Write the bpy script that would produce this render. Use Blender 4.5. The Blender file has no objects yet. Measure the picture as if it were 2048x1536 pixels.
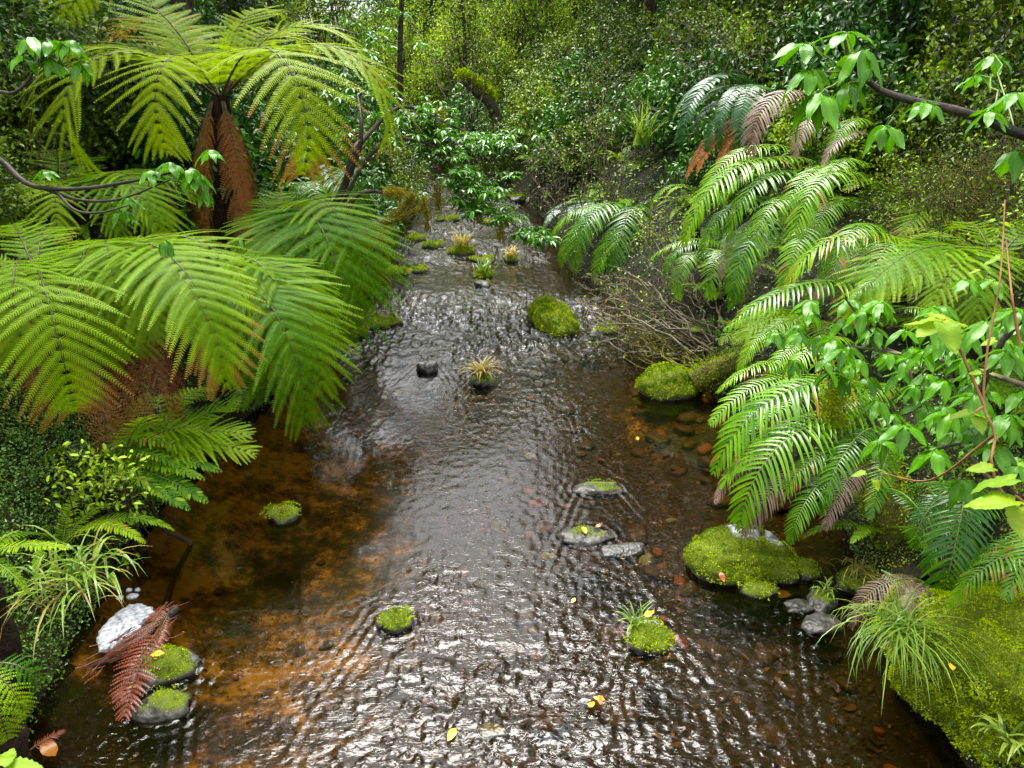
import bpy, bmesh, math, random
import numpy as np

# ------------------------------------------------------------------ camera, sky, sun, exposure
scene = bpy.context.scene
COL = scene.collection
RAD = math.radians
CAM_H, PITCH, FPX = 3.0, RAD(21.9), 1540.0

cam_data = bpy.data.cameras.new("camera")
cam_data.sensor_width = 36.0
cam_data.lens = FPX / 2048.0 * 36.0
cam_data.clip_start = 0.05
cam_data.clip_end = 400.0
cam = bpy.data.objects.new("camera", cam_data)
COL.objects.link(cam)
cam.location = (0, 0, CAM_H)
cam.rotation_euler = (RAD(90) - PITCH, 0, 0)
scene.camera = cam

SUN_EL, SUN_AZ = RAD(66), RAD(-20)
world = bpy.data.worlds.new("World")
scene.world = world
world.use_nodes = True
wn, wl = world.node_tree.nodes, world.node_tree.links
bg = wn["Background"]
sky = wn.new("ShaderNodeTexSky")
sky.sky_type = 'NISHITA'
sky.sun_disc = False
sky.sun_elevation = SUN_EL
sky.sun_rotation = SUN_AZ
sky.dust_density = 4.0
hs = wn.new("ShaderNodeHueSaturation")      # a cloud-covered sky is nearly grey
hs.inputs["Saturation"].default_value = 0.15
wl.new(sky.outputs[0], hs.inputs["Color"])
wl.new(hs.outputs[0], bg.inputs[0])
bg.inputs[1].default_value = 0.12

sun_data = bpy.data.lights.new("sun", 'SUN')
sun_data.energy = 1.0
sun_data.angle = RAD(36)
sun_data.color = (1.0, 0.96, 0.88)
sun = bpy.data.objects.new("sun", sun_data)
COL.objects.link(sun)
sun.rotation_euler = (RAD(90) - SUN_EL, 0, -SUN_AZ + RAD(180))

scene.view_settings.view_transform = 'Standard'
scene.view_settings.look = 'None'
scene.view_settings.gamma = 1.0
scene.view_settings.use_curve_mapping = False
scene.view_settings.exposure = 2.5
scene.render.engine = 'CYCLES'
cy = scene.cycles
cy.use_denoising = True
cy.max_bounces = 10
cy.diffuse_bounces = 1
cy.glossy_bounces = 3
cy.transmission_bounces = 4
cy.transparent_max_bounces = 12
cy.caustics_reflective = False
cy.caustics_refractive = False

rng = np.random.default_rng(7)
rnd = random.Random(11)

# ------------------------------------------------------------------ picture geometry helpers
CP, SP = math.cos(PITCH), math.sin(PITCH)

def ray(px, py):
    a, b = (px - 1024.0) / FPX, (768.0 - py) / FPX
    return np.array([a, CP + b * SP, -SP + b * CP])

def at(px, py, Y):
    d = ray(px, py)
    return np.array([0, 0, CAM_H]) + d * (Y / d[1])

def on(px, py, z=0.0):
    d = ray(px, py)
    return np.array([0, 0, CAM_H]) + d * ((z - CAM_H) / d[2])

# ------------------------------------------------------------------ noise
def _hash(ix, iy, iz, seed):
    h = (ix.astype(np.int64) * 374761393 + iy.astype(np.int64) * 668265263 + iz.astype(np.int64) * 2147483647 + seed * 974634777) & 0xFFFFFFFF
    h = ((h ^ (h >> 13)) * 1274126177) & 0xFFFFFFFF
    h = ((h ^ (h >> 16)) * 2246822519) & 0xFFFFFFFF
    return ((h ^ (h >> 15)) & 0xFFFFFF) / float(0xFFFFFF)

def vnoise(x, y, z=None, seed=0):
    x = np.asarray(x, float); y = np.asarray(y, float)
    z = np.zeros_like(x) if z is None else np.asarray(z, float)
    fx, fy, fz = np.floor(x), np.floor(y), np.floor(z)
    tx, ty, tz = x - fx, y - fy, z - fz
    tx, ty, tz = (t * t * t * (t * (t * 6 - 15) + 10) for t in (tx, ty, tz))
    out = 0
    for dx in (0, 1):
        for dy in (0, 1):
            for dz in (0, 1):
                w = (tx if dx else 1 - tx) * (ty if dy else 1 - ty) * (tz if dz else 1 - tz)
                out = out + w * _hash(fx + dx, fy + dy, fz + dz, seed)
    return out * 2 - 1

def fbm(x, y, z=None, seed=0, octv=4):
    out, a, f = 0, 0.5, 1.0
    for i in range(octv):
        out = out + a * vnoise(np.asarray(x) * f, np.asarray(y) * f, None if z is None else np.asarray(z) * f, seed + i * 17)
        a *= 0.5; f *= 2.03
    return out

def smooth(a, b, x):
    t = np.clip((np.asarray(x, float) - a) / (b - a), 0, 1)
    return t * t * (3 - 2 * t)

# ------------------------------------------------------------------ mesh helpers
def norm(v):
    return v / np.maximum(np.linalg.norm(v, axis=-1, keepdims=True), 1e-9)

def make_mesh(name, V, Q=None, T=None, mat=None, tint=None, smooth_shade=False):
    V = np.asarray(V, np.float32).reshape(-1, 3)
    me = bpy.data.meshes.new(name)
    parts, tot = [], []
    if Q is not None and len(Q):
        Q = np.asarray(Q, np.int32); parts.append(Q.ravel()); tot.append(np.full(len(Q), 4, np.int32))
    if T is not None and len(T):
        T = np.asarray(T, np.int32); parts.append(T.ravel()); tot.append(np.full(len(T), 3, np.int32))
    loops = np.concatenate(parts); tot = np.concatenate(tot)
    start = np.concatenate([[0], np.cumsum(tot)[:-1]]).astype(np.int32)
    me.vertices.add(len(V)); me.vertices.foreach_set("co", V.ravel())
    me.loops.add(len(loops)); me.loops.foreach_set("vertex_index", loops)
    me.polygons.add(len(tot)); me.polygons.foreach_set("loop_start", start); me.polygons.foreach_set("loop_total", tot)
    if smooth_shade:
        me.polygons.foreach_set("use_smooth", np.ones(len(tot), bool))
    me.update(calc_edges=True)
    if tint is not None:
        at_ = me.attributes.new("tint", 'FLOAT', 'POINT')
        at_.data.foreach_set("value", np.asarray(tint, np.float32).ravel())
    if mat is not None:
        me.materials.append(mat)
    return me

class MB:
    def __init__(s):
        s.V, s.Q, s.T, s.t, s.n = [], [], [], [], 0
    def add(s, V, Q=None, T=None, tint=0.5):
        V = np.asarray(V, float).reshape(-1, 3)
        if Q is not None and len(Q): s.Q.append(np.asarray(Q) + s.n)
        if T is not None and len(T): s.T.append(np.asarray(T) + s.n)
        t = np.broadcast_to(np.asarray(tint, float), (len(V),)) if np.ndim(tint) == 0 else np.asarray(tint, float).ravel()
        s.V.append(V); s.t.append(t); s.n += len(V)
        return s
    def mesh(s, name, mat, smooth_shade=False):
        return make_mesh(name, np.concatenate(s.V), np.concatenate(s.Q) if s.Q else None, np.concatenate(s.T) if s.T else None,
                         mat, np.concatenate(s.t), smooth_shade)

def link(name, me, parent=None, loc=(0, 0, 0), rot=(0, 0, 0), kind=None, scale=None):
    o = bpy.data.objects.new(name, me); COL.objects.link(o)
    o.location = tuple(float(c) for c in loc); o.rotation_euler = rot
    if scale is not None: o.scale = scale
    if parent is not None: o.parent = parent
    if kind: o["kind"] = kind
    return o

def tag(o, label, cat, group=None):
    o["label"] = label; o["category"] = cat
    if group: o["group"] = group
    return o

def thing(name, label, cat, loc, group=None, rot=(0, 0, 0)):
    return tag(link(name, None, None, loc, rot), label, cat, group)

def copy_tree(o, parent=None):
    c = o.copy(); COL.objects.link(c)
    if parent is not None: c.parent = parent
    for ch in list(o.children): copy_tree(ch, c)
    return c

def tube(pts, r0, r1=None, n=5, power=1.0):
    pts = np.asarray(pts, float); m = len(pts)
    r1 = r0 if r1 is None else r1
    T = norm(np.gradient(pts, axis=0))
    ref = np.array([0.31, 0.17, 0.93]) if abs(T[:, 2]).mean() < 0.8 else np.array([0.93, 0.17, 0.31])
    A = norm(np.cross(T, ref)); B = np.cross(T, A)
    R = r0 + (r1 - r0) * np.linspace(0, 1, m) ** power
    ang = np.linspace(0, 2 * np.pi, n, endpoint=False)
    V = pts[:, None] + R[:, None, None] * (np.cos(ang)[None, :, None] * A[:, None] + np.sin(ang)[None, :, None] * B[:, None])
    i = np.arange(m - 1)[:, None] * n; j = np.arange(n)[None]; k = (j + 1) % n
    Q = np.stack([i + j, i + k, i + n + k, i + n + j], -1).reshape(-1, 4)
    return V.reshape(-1, 3), Q

def wander(a, b, n=8, amp=0.1, sag=0.0, r=None):
    r = r or rng
    a, b = np.asarray(a, float), np.asarray(b, float)
    t = np.linspace(0, 1, n)[:, None]
    L = np.linalg.norm(b - a)
    off = np.cumsum(r.normal(0, 1, (n, 3)), 0) * amp * L / n
    off = off - off[:1] - t * (off[-1:] - off[:1])
    p = a + (b - a) * t + off
    p[:, 2] -= sag * L * (4 * t * (1 - t))[:, 0]
    return p

def spline(P, n=24):
    P = np.asarray(P, float)
    if len(P) < 3:
        t = np.linspace(0, 1, n)[:, None]; return P[0] + (P[-1] - P[0]) * t
    ext = np.vstack([2 * P[0] - P[1], P, 2 * P[-1] - P[-2]])
    out = []
    m = len(P) - 1
    for u in np.linspace(0, m - 1e-6, n):
        i = int(u); t = u - i
        p0, p1, p2, p3 = ext[i:i + 4]
        out.append(0.5 * ((2 * p1) + (-p0 + p2) * t + (2 * p0 - 5 * p1 + 4 * p2 - p3) * t * t + (-p0 + 3 * p1 - 3 * p2 + p3) * t ** 3))
    return np.array(out)

# leaf templates: x along the leaf, y across, z normal; unit length
LEAF_V = np.array([[0, 0, 0], [0.42, 0.5, 0.10], [1, 0, -0.10], [0.42, -0.5, 0.10]], float)
LEAF_T = np.array([[0, 2, 1], [0, 3, 2]])
OVAL_V = np.array([[0, 0, 0], [0.28, 0.42, 0.09], [0.70, 0.40, 0.03], [1, 0, -0.16], [0.70, -0.40, 0.03], [0.28, -0.42, 0.09], [0.5, 0, 0.0]], float)
OVAL_T = np.array([[0, 6, 1], [1, 6, 2], [2, 6, 3], [3, 6, 4], [4, 6, 5], [5, 6, 0]])

def scatter(tv, P, X, Z, L, W):
    X = norm(X); Y = norm(np.cross(Z, X)); Z = np.cross(X, Y)
    L = np.broadcast_to(L, (len(P),)); W = np.broadcast_to(W, (len(P),))
    V = (P[:, None] + tv[None, :, 0, None] * X[:, None] * L[:, None, None] + tv[None, :, 1, None] * Y[:, None] * W[:, None, None]
         + tv[None, :, 2, None] * Z[:, None] * L[:, None, None])
    return V.reshape(-1, 3)

def add_leaves(mb, P, X, Z, L, W, tint, oval=False):
    tv, tt = (OVAL_V, OVAL_T) if oval else (LEAF_V, LEAF_T)
    V = scatter(tv, P, X, Z, L, W)
    T = (np.arange(len(P))[:, None, None] * len(tv) + tt[None]).reshape(-1, 3)
    mb.add(V, T=T, tint=np.repeat(np.broadcast_to(tint, (len(P),)), len(tv)))

# ------------------------------------------------------------------ materials
def nodes_of(m):
    m.use_nodes = True
    return m.node_tree.nodes, m.node_tree.links

def leaf_mat(name, dark, light, rough=0.35, trans=0.35, spec=0.5, tgain=1.6, bump=0.0, brown=(0.30, 0.16, 0.03)):
    m = bpy.data.materials.new(name); n, l = nodes_of(m)
    p = n["Principled BSDF"]; out = n["Material Output"]
    a = n.new("ShaderNodeAttribute"); a.attribute_name = "tint"
    oi = n.new("ShaderNodeObjectInfo")
    ad = n.new("ShaderNodeMath"); ad.operation = 'MULTIPLY_ADD'
    l.new(oi.outputs["Random"], ad.inputs[0]); ad.inputs[1].default_value = 0.3
    sub = n.new("ShaderNodeMath"); sub.operation = 'SUBTRACT'; sub.inputs[1].default_value = 0.15
    l.new(a.outputs["Fac"], sub.inputs[0]); l.new(sub.outputs[0], ad.inputs[2])
    tc = n.new("ShaderNodeTexCoord"); nz = n.new("ShaderNodeTexNoise"); nz.inputs["Scale"].default_value = 18
    l.new(tc.outputs["Object"], nz.inputs["Vector"])
    ad2 = n.new("ShaderNodeMath"); ad2.operation = 'MULTIPLY_ADD'; ad2.inputs[1].default_value = 0.4
    sb2 = n.new("ShaderNodeMath"); sb2.operation = 'SUBTRACT'; sb2.inputs[1].default_value = 0.2
    l.new(ad.outputs[0], sb2.inputs[0]); l.new(nz.outputs["Fac"], ad2.inputs[0]); l.new(sb2.outputs[0], ad2.inputs[2])
    cr = n.new("ShaderNodeValToRGB")
    cr.color_ramp.elements[0].color = (*dark, 1); cr.color_ramp.elements[1].color = (*light, 1)
    sc_ = n.new("ShaderNodeMath"); sc_.operation = 'MULTIPLY'; sc_.inputs[1].default_value = 0.68
    l.new(ad2.outputs[0], sc_.inputs[0])
    cr.color_ramp.elements[0].position = 0.07; cr.color_ramp.elements[1].position = 0.60
    e_ = cr.color_ramp.elements.new(0.74); e_.color = (*light, 1)
    e_ = cr.color_ramp.elements.new(0.95); e_.color = (*brown, 1)
    l.new(sc_.outputs[0], cr.inputs[0])
    l.new(cr.outputs[0], p.inputs["Base Color"])
    p.inputs["Roughness"].default_value = rough
    p.inputs["Specular IOR Level"].default_value = spec
    tr = n.new("ShaderNodeBsdfTranslucent")
    mu = n.new("ShaderNodeMix"); mu.data_type = 'RGBA'; mu.blend_type = 'MULTIPLY'; mu.inputs[0].default_value = 1.0
    l.new(cr.outputs[0], mu.inputs[6]); mu.inputs[7].default_value = (tgain * 1.0, tgain * 1.0, tgain * 0.5, 1)
    l.new(mu.outputs[2], tr.inputs[0])
    mx = n.new("ShaderNodeMixShader"); mx.inputs[0].default_value = trans
    l.new(p.outputs[0], mx.inputs[1]); l.new(tr.outputs[0], mx.inputs[2]); l.new(mx.outputs[0], out.inputs[0])
    if bump:
        b = n.new("ShaderNodeBump"); b.inputs["Strength"].default_value = bump; b.inputs["Distance"].default_value = 0.01
        nb = n.new("ShaderNodeTexNoise"); nb.inputs["Scale"].default_value = 45
        l.new(tc.outputs["Object"], nb.inputs["Vector"]); l.new(nb.outputs["Fac"], b.inputs["Height"]); l.new(b.outputs[0], p.inputs["Normal"])
    return m

def solid_mat(name, c1, c2, scale=8, rough=0.8, spec=0.3, bump=0.4, dist=0.02, detail=8, c3=None):
    m = bpy.data.materials.new(name); n, l = nodes_of(m)
    p = n["Principled BSDF"]
    tc = n.new("ShaderNodeTexCoord"); nz = n.new("ShaderNodeTexNoise")
    nz.inputs["Scale"].default_value = scale; nz.inputs["Detail"].default_value = detail
    l.new(tc.outputs["Object"], nz.inputs["Vector"])
    cr = n.new("ShaderNodeValToRGB"); e = cr.color_ramp.elements
    e[0].color = (*c1, 1); e[0].position = 0.33; e[1].color = (*c2, 1); e[1].position = 0.66
    if c3: k = e.new(0.74); k.color = (*c3, 1)
    l.new(nz.outputs["Fac"], cr.inputs[0]); l.new(cr.outputs[0], p.inputs["Base Color"])
    p.inputs["Roughness"].default_value = rough; p.inputs["Specular IOR Level"].default_value = spec
    if bump:
        b = n.new("ShaderNodeBump"); b.inputs["Strength"].default_value = bump; b.inputs["Distance"].default_value = dist
        nb = n.new("ShaderNodeTexNoise"); nb.inputs["Scale"].default_value = scale * 4; nb.inputs["Detail"].default_value = 6
        l.new(tc.outputs["Object"], nb.inputs["Vector"]); l.new(nb.outputs["Fac"], b.inputs["Height"]); l.new(b.outputs[0], p.inputs["Normal"])
    return m

M = {}
M['tree_fern'] = leaf_mat("tree_fern_green", (0.065, 0.16, 0.003), (0.27, 0.38, 0.003), 0.45, 0.38, 0.12)
M['low_fern'] = leaf_mat("low_fern_green", (0.035, 0.14, 0.001), (0.23, 0.37, 0.002), 0.45, 0.36, 0.12)
M['hang_fern'] = leaf_mat("hanging_fern_green", (0.026, 0.13, 0.003), (0.16, 0.34, 0.003), 0.22, 0.28, 0.4)
M['crown_fern'] = leaf_mat("crown_fern_green", (0.012, 0.07, 0.012), (0.04, 0.15, 0.025), 0.3, 0.2, 0.6)
M['dead_frond'] = leaf_mat("dead_frond_brown", (0.06, 0.018, 0.004), (0.50, 0.18, 0.035), 0.55, 0.25, 0.25, 1.2)
M['grey_frond'] = leaf_mat("withered_frond_grey", (0.09, 0.045, 0.03), (0.30, 0.20, 0.15), 0.4, 0.15, 0.5, 1.1)
M['red_frond'] = leaf_mat("red_dead_frond", (0.10, 0.014, 0.004), (0.32, 0.06, 0.012), 0.35, 0.15, 0.6, 1.1)
M['olive'] = leaf_mat("olive_small_leaf", (0.008, 0.03, 0.001), (0.17, 0.29, 0.005), 0.45, 0.10, 0.25, 1.3)
M['lime'] = leaf_mat("lime_small_leaf", (0.012, 0.04, 0.001), (0.28, 0.43, 0.005), 0.45, 0.12, 0.25, 1.4)
M['mid'] = leaf_mat("mid_green_leaf", (0.006, 0.045, 0.002), (0.075, 0.25, 0.006), 0.34, 0.10, 0.4)
M['gloss'] = leaf_mat("glossy_broad_leaf", (0.018, 0.11, 0.001), (0.11, 0.32, 0.002), 0.13, 0.28, 0.38, 1.5, 0.2)
M['serrate'] = leaf_mat("serrated_leaf", (0.07, 0.28, 0.006), (0.36, 0.46, 0.012), 0.3, 0.4, 0.45, 1.6, 0.35)
M['creeper'] = leaf_mat("creeper_leaf", (0.02, 0.09, 0.004), (0.15, 0.30, 0.015), 0.3, 0.25, 0.6)
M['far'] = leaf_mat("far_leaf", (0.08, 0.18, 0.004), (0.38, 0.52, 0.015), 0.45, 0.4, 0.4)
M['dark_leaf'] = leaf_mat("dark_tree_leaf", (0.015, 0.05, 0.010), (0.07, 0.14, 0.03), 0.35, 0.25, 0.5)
M['moss'] = leaf_mat("moss_green", (0.07, 0.14, 0.001), (0.46, 0.58, 0.004), 0.8, 0.25, 0.04)
M['moss_gold'] = leaf_mat("golden_moss", (0.16, 0.12, 0.01), (0.42, 0.36, 0.03), 0.7, 0.35, 0.2)
M['grass'] = leaf_mat("sedge_green", (0.07, 0.18, 0.012), (0.30, 0.40, 0.06), 0.35, 0.35, 0.4)
M['straw'] = leaf_mat("straw_sedge", (0.16, 0.12, 0.02), (0.45, 0.38, 0.10), 0.45, 0.35, 0.4)
M['fallen'] = leaf_mat("fallen_leaf", (0.30, 0.06, 0.01), (0.65, 0.45, 0.03), 0.35, 0.25, 0.5, 1.1)
M['stem_dark'] = solid_mat("dark_stem", (0.010, 0.008, 0.006), (0.045, 0.030, 0.018), 12, 0.6, 0.4)
M['rib'] = solid_mat("frond_midrib", (0.03, 0.022, 0.008), (0.09, 0.075, 0.02), 20, 0.5, 0.4, 0)
M['rib_green'] = solid_mat("green_midrib", (0.08, 0.13, 0.02), (0.16, 0.22, 0.04), 20, 0.45, 0.4, 0)
M['twig'] = solid_mat("grey_twig", (0.06, 0.045, 0.028), (0.22, 0.185, 0.12), 9, 0.7, 0.3, 0.3)
M['bark'] = solid_mat("tree_bark", (0.025, 0.020, 0.014), (0.11, 0.09, 0.06), 7, 0.85, 0.2, 0.8, 0.04)
M['fern_trunk'] = solid_mat("fibrous_trunk", (0.012, 0.007, 0.004), (0.06, 0.032, 0.015), 25, 0.9, 0.2, 1.0, 0.05)
M['red_stem'] = solid_mat("red_stem", (0.16, 0.05, 0.02), (0.38, 0.20, 0.07), 10, 0.5, 0.4, 0)
M['moss_bark'] = solid_mat("mossy_bark", (0.04, 0.035, 0.012), (0.14, 0.14, 0.02), 10, 0.9, 0.2, 0.8, 0.03, c3=(0.20, 0.15, 0.02))
M['stone_dark'] = solid_mat("wet_dark_stone", (0.012, 0.011, 0.010), (0.06, 0.055, 0.045), 14, 0.28, 0.6, 0.6, 0.02)
M['stone_brown'] = solid_mat("brown_stream_stone", (0.022, 0.014, 0.008), (0.09, 0.05, 0.02), 6, 0.5, 0.4, 0.3, 0.02)
M['stone_orange'] = solid_mat("orange_stream_stone", (0.14, 0.032, 0.008), (0.30, 0.10, 0.022), 6, 0.5, 0.4, 0.3, 0.02)
M['stone_pale'] = solid_mat("pale_stream_stone", (0.12, 0.15, 0.10), (0.30, 0.34, 0.26), 6, 0.5, 0.4, 0.3, 0.02)

def rock_mat():
    m = bpy.data.materials.new("mossy_rock"); n, l = nodes_of(m); p = n["Principled BSDF"]
    a = n.new("ShaderNodeAttribute"); a.attribute_name = "tint"
    tc = n.new("ShaderNodeTexCoord"); nz = n.new("ShaderNodeTexNoise"); nz.inputs["Scale"].default_value = 16; nz.inputs["Detail"].default_value = 9
    l.new(tc.outputs["Object"], nz.inputs["Vector"])
    cr = n.new("ShaderNodeValToRGB"); e = cr.color_ramp.elements
    e[0].color = (0.014, 0.013, 0.011, 1); e[0].position = 0.38; e[1].color = (0.065, 0.06, 0.05, 1); e[1].position = 0.66
    l.new(nz.outputs["Fac"], cr.inputs[0])
    pr = n.new("ShaderNodeValToRGB"); pe = pr.color_ramp.elements
    pe[0].color = (0.10, 0.10, 0.10, 1); pe[0].position = 0.36; pe[1].color = (0.46, 0.47, 0.47, 1); pe[1].position = 0.58
    l.new(nz.outputs["Fac"], pr.inputs[0])
    ng = n.new("ShaderNodeMath"); ng.operation = 'MULTIPLY'; ng.use_clamp = True; ng.inputs[1].default_value = -1.0
    l.new(a.outputs["Fac"], ng.inputs[0])
    ps = n.new("ShaderNodeMath"); ps.operation = 'MULTIPLY'; ps.use_clamp = True; ps.inputs[1].default_value = 1.0
    l.new(a.outputs["Fac"], ps.inputs[0])
    m0 = n.new("ShaderNodeMix"); m0.data_type = 'RGBA'
    l.new(ng.outputs[0], m0.inputs[0]); l.new(cr.outputs[0], m0.inputs[6]); l.new(pr.outputs[0], m0.inputs[7])
    mx = n.new("ShaderNodeMix"); mx.data_type = 'RGBA'
    l.new(ps.outputs[0], mx.inputs[0]); l.new(m0.outputs[2], mx.inputs[6]); mx.inputs[7].default_value = (0.09, 0.12, 0.006, 1)
    l.new(mx.outputs[2], p.inputs["Base Color"])
    rr = n.new("ShaderNodeMapRange"); rr.inputs[3].default_value = 0.35; rr.inputs[4].default_value = 0.95; l.new(ps.outputs[0], rr.inputs[0]); l.new(rr.outputs[0], p.inputs["Roughness"])
    p.inputs["Specular IOR Level"].default_value = 0.3
    b = n.new("ShaderNodeBump"); b.inputs["Strength"].default_value = 0.7; b.inputs["Distance"].default_value = 0.03
    l.new(nz.outputs["Fac"], b.inputs["Height"]); l.new(b.outputs[0], p.inputs["Normal"])
    return m
M['rock'] = rock_mat()

# ------------------------------------------------------------------ stream, banks and hills
_Y = np.array([-8, 0, 3, 4, 5, 7.5, 9.75, 12.5, 16, 20, 25, 31, 40, 60, 120.0])
_L = np.array([-2.2, -2.2, -2.4, -2.6, -2.65, -2.35, -2.15, -2.35, -2.4, -2.9, -4.2, -6.2, -10, -19, -45.0])
_R = np.array([2.2, 2.2, 2.15, 2.25, 2.4, 2.05, 1.65, 1.0, 0.9, 0.35, -0.8, -2.6, -6.4, -15.4, -41.0])

def edges(y):
    return np.interp(y, _Y, _L), np.interp(y, _Y, _R)

def bank_d(x, y):
    l, r = edges(y)
    w = 0.18 * fbm(np.asarray(x) * 0.9, np.asarray(y) * 0.9, seed=3)
    return np.maximum(l - x, x - r) + w

def height(x, y):
    x = np.asarray(x, float); y = np.asarray(y, float)
    l, r = edges(y)
    d = bank_d(x, y)
    left = (x < (l + r) / 2)
    dd = np.maximum(d, 0)
    steep = np.where(left, 0.95, 0.80)
    up = steep * (1 - np.exp(-dd / 0.55)) + np.where(left, 0.42, 0.48) * dd
    up = np.where(up > 14, 14 + (up - 14) * 0.25, up)
    up = up + smooth(0.2, 2.5, dd) * (0.5 * fbm(x * 0.35, y * 0.35, seed=5)) + smooth(0, 0.6, dd) * 0.12 * fbm(x * 1.7, y * 1.7, seed=6)
    deep = 0.13 + 0.16 * smooth(0.0, 1.1, -d) + 0.05 * fbm(x * 1.2, y * 1.2, seed=8)
    deep = deep + np.where(left, 0.14, 0.05) * smooth(2.8, 4.2, y) * (1 - smooth(6, 7.5, y)) * smooth(0.1, 0.7, -d)
    deep = deep * (1 - 0.5 * smooth(7.6, 8.6, y) * (1 - smooth(10.5, 11.5, y)))
    dn = -np.maximum(deep, 0.05) * smooth(-0.06, 0.22, -d) + 0.02 * fbm(x * 5, y * 5, seed=9)
    return np.where(d > 0, up + 0.0, dn)

def normal_at(x, y, e=0.05):
    gx = (height(x + e, y) - height(x - e, y)) / (2 * e); gy = (height(x, y + e) - height(x, y - e)) / (2 * e)
    return norm(np.stack([-gx, -gy, np.ones_like(gx)], -1))

def ground(x, y):
    return np.array([x, y, float(height(np.array([x]), np.array([y]))[0])])

us = np.linspace(-1, 1, 380)
gx = 5.0 * us * 1.0 + 64 * np.abs(us) ** 7 * np.sign(us)
vs = np.linspace(0, 1, 400)
gy = -7 + 22 * vs + 118 * vs ** 3.4
GX0, GY = np.meshgrid(gx, gy)
_l, _r = edges(GY); GX = GX0 + (_l + _r) / 2
GZ = height(GX, GY)
V = np.stack([GX, GY, GZ], -1).reshape(-1, 3)
ny, nx = GX.shape
idx = np.arange(ny * nx).reshape(ny, nx)
Q = np.stack([idx[:-1, :-1], idx[:-1, 1:], idx[1:, 1:], idx[1:, :-1]], -1).reshape(-1, 4)
D = bank_d(GX, GY).ravel()
qd = D[Q].min(1)
pool = smooth(-0.4, -1.35, GX) * smooth(2.9, 3.7, GY) * (1 - smooth(6.8, 8.2, GY)) + 0.9 * np.exp(-((GX + 1.45) / .45) ** 2 - ((GY - 2.75) / .4) ** 2)
rpool = 0.55 * smooth(0.7, 1.3, GX) * smooth(4.0, 5.0, GY) * (1 - smooth(7.2, 8.2, GY))
sand = np.clip(np.maximum(pool, rpool) * (0.75 + 0.9 * fbm(GX * 0.8, GY * 0.7, seed=21)) + 0.25 * smooth(0.15, 0.4, fbm(GX * 1.1, GY * 1.0, seed=23)), 0, 1).ravel()

def bed_mat():
    m = bpy.data.materials.new("stream_bed_sand"); n, l = nodes_of(m); p = n["Principled BSDF"]
    a = n.new("ShaderNodeAttribute"); a.attribute_name = "tint"
    tc = n.new("ShaderNodeTexCoord")
    n1 = n.new("ShaderNodeTexNoise"); n1.inputs["Scale"].default_value = 4.6; n1.inputs["Detail"].default_value = 12; n1.inputs["Roughness"].default_value = 0.74
    n2 = n.new("ShaderNodeTexNoise"); n2.inputs["Scale"].default_value = 22; n2.inputs["Detail"].default_value = 5
    l.new(tc.outputs["Object"], n1.inputs["Vector"]); l.new(tc.outputs["Object"], n2.inputs["Vector"])
    ad = n.new("ShaderNodeMath"); ad.operation = 'MULTIPLY_ADD'; ad.inputs[1].default_value = 0.27
    sb = n.new("ShaderNodeMath"); sb.operation = 'SUBTRACT'; sb.inputs[1].default_value = 0.17
    l.new(n1.outputs["Fac"], sb.inputs[0]); l.new(a.outputs["Fac"], ad.inputs[0]); l.new(sb.outputs[0], ad.inputs[2])
    cr = n.new("ShaderNodeValToRGB"); e = cr.color_ramp.elements
    e[0].position = 0.38; e[0].color = (0.012, 0.009, 0.006, 1)
    e[1].position = 0.62; e[1].color = (0.44, 0.28, 0.042, 1)
    k = e.new(0.46); k.color = (0.028, 0.018, 0.009, 1)
    k = e.new(0.54); k.color = (0.14, 0.085, 0.018, 1)
    l.new(ad.outputs[0], cr.inputs[0])
    mu = n.new("ShaderNodeMix"); mu.data_type = 'RGBA'; mu.blend_type = 'OVERLAY'; mu.inputs[0].default_value = 0.6
    l.new(cr.outputs[0], mu.inputs[6]); l.new(n2.outputs["Fac"], mu.inputs[7])
    l.new(mu.outputs[2], p.inputs["Base Color"]); p.inputs["Roughness"].default_value = 0.8
    b = n.new("ShaderNodeBump"); b.inputs["Strength"].default_value = 0.6; b.inputs["Distance"].default_value = 0.02
    l.new(n2.outputs["Fac"], b.inputs["Height"]); l.new(b.outputs[0], p.inputs["Normal"])
    return m

def part_of_grid(keep, mat, name, tint):
    used, inv = np.unique(Q[keep], return_inverse=True)
    me = make_mesh(name, V[used], inv.reshape(-1, 4), None, mat, tint[used], True)
    return link(name, me, kind="structure")

M['soil'] = solid_mat("wet_forest_soil", (0.006, 0.006, 0.003), (0.03, 0.026, 0.010), 5, 0.9, 0.2, 1.0, 0.06, c3=(0.035, 0.055, 0.008))
QB = -0.10
part_of_grid(qd < QB, bed_mat(), "stream_bed", sand)
part_of_grid(qd >= QB, M['soil'], "ground", sand * 0)

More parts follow.
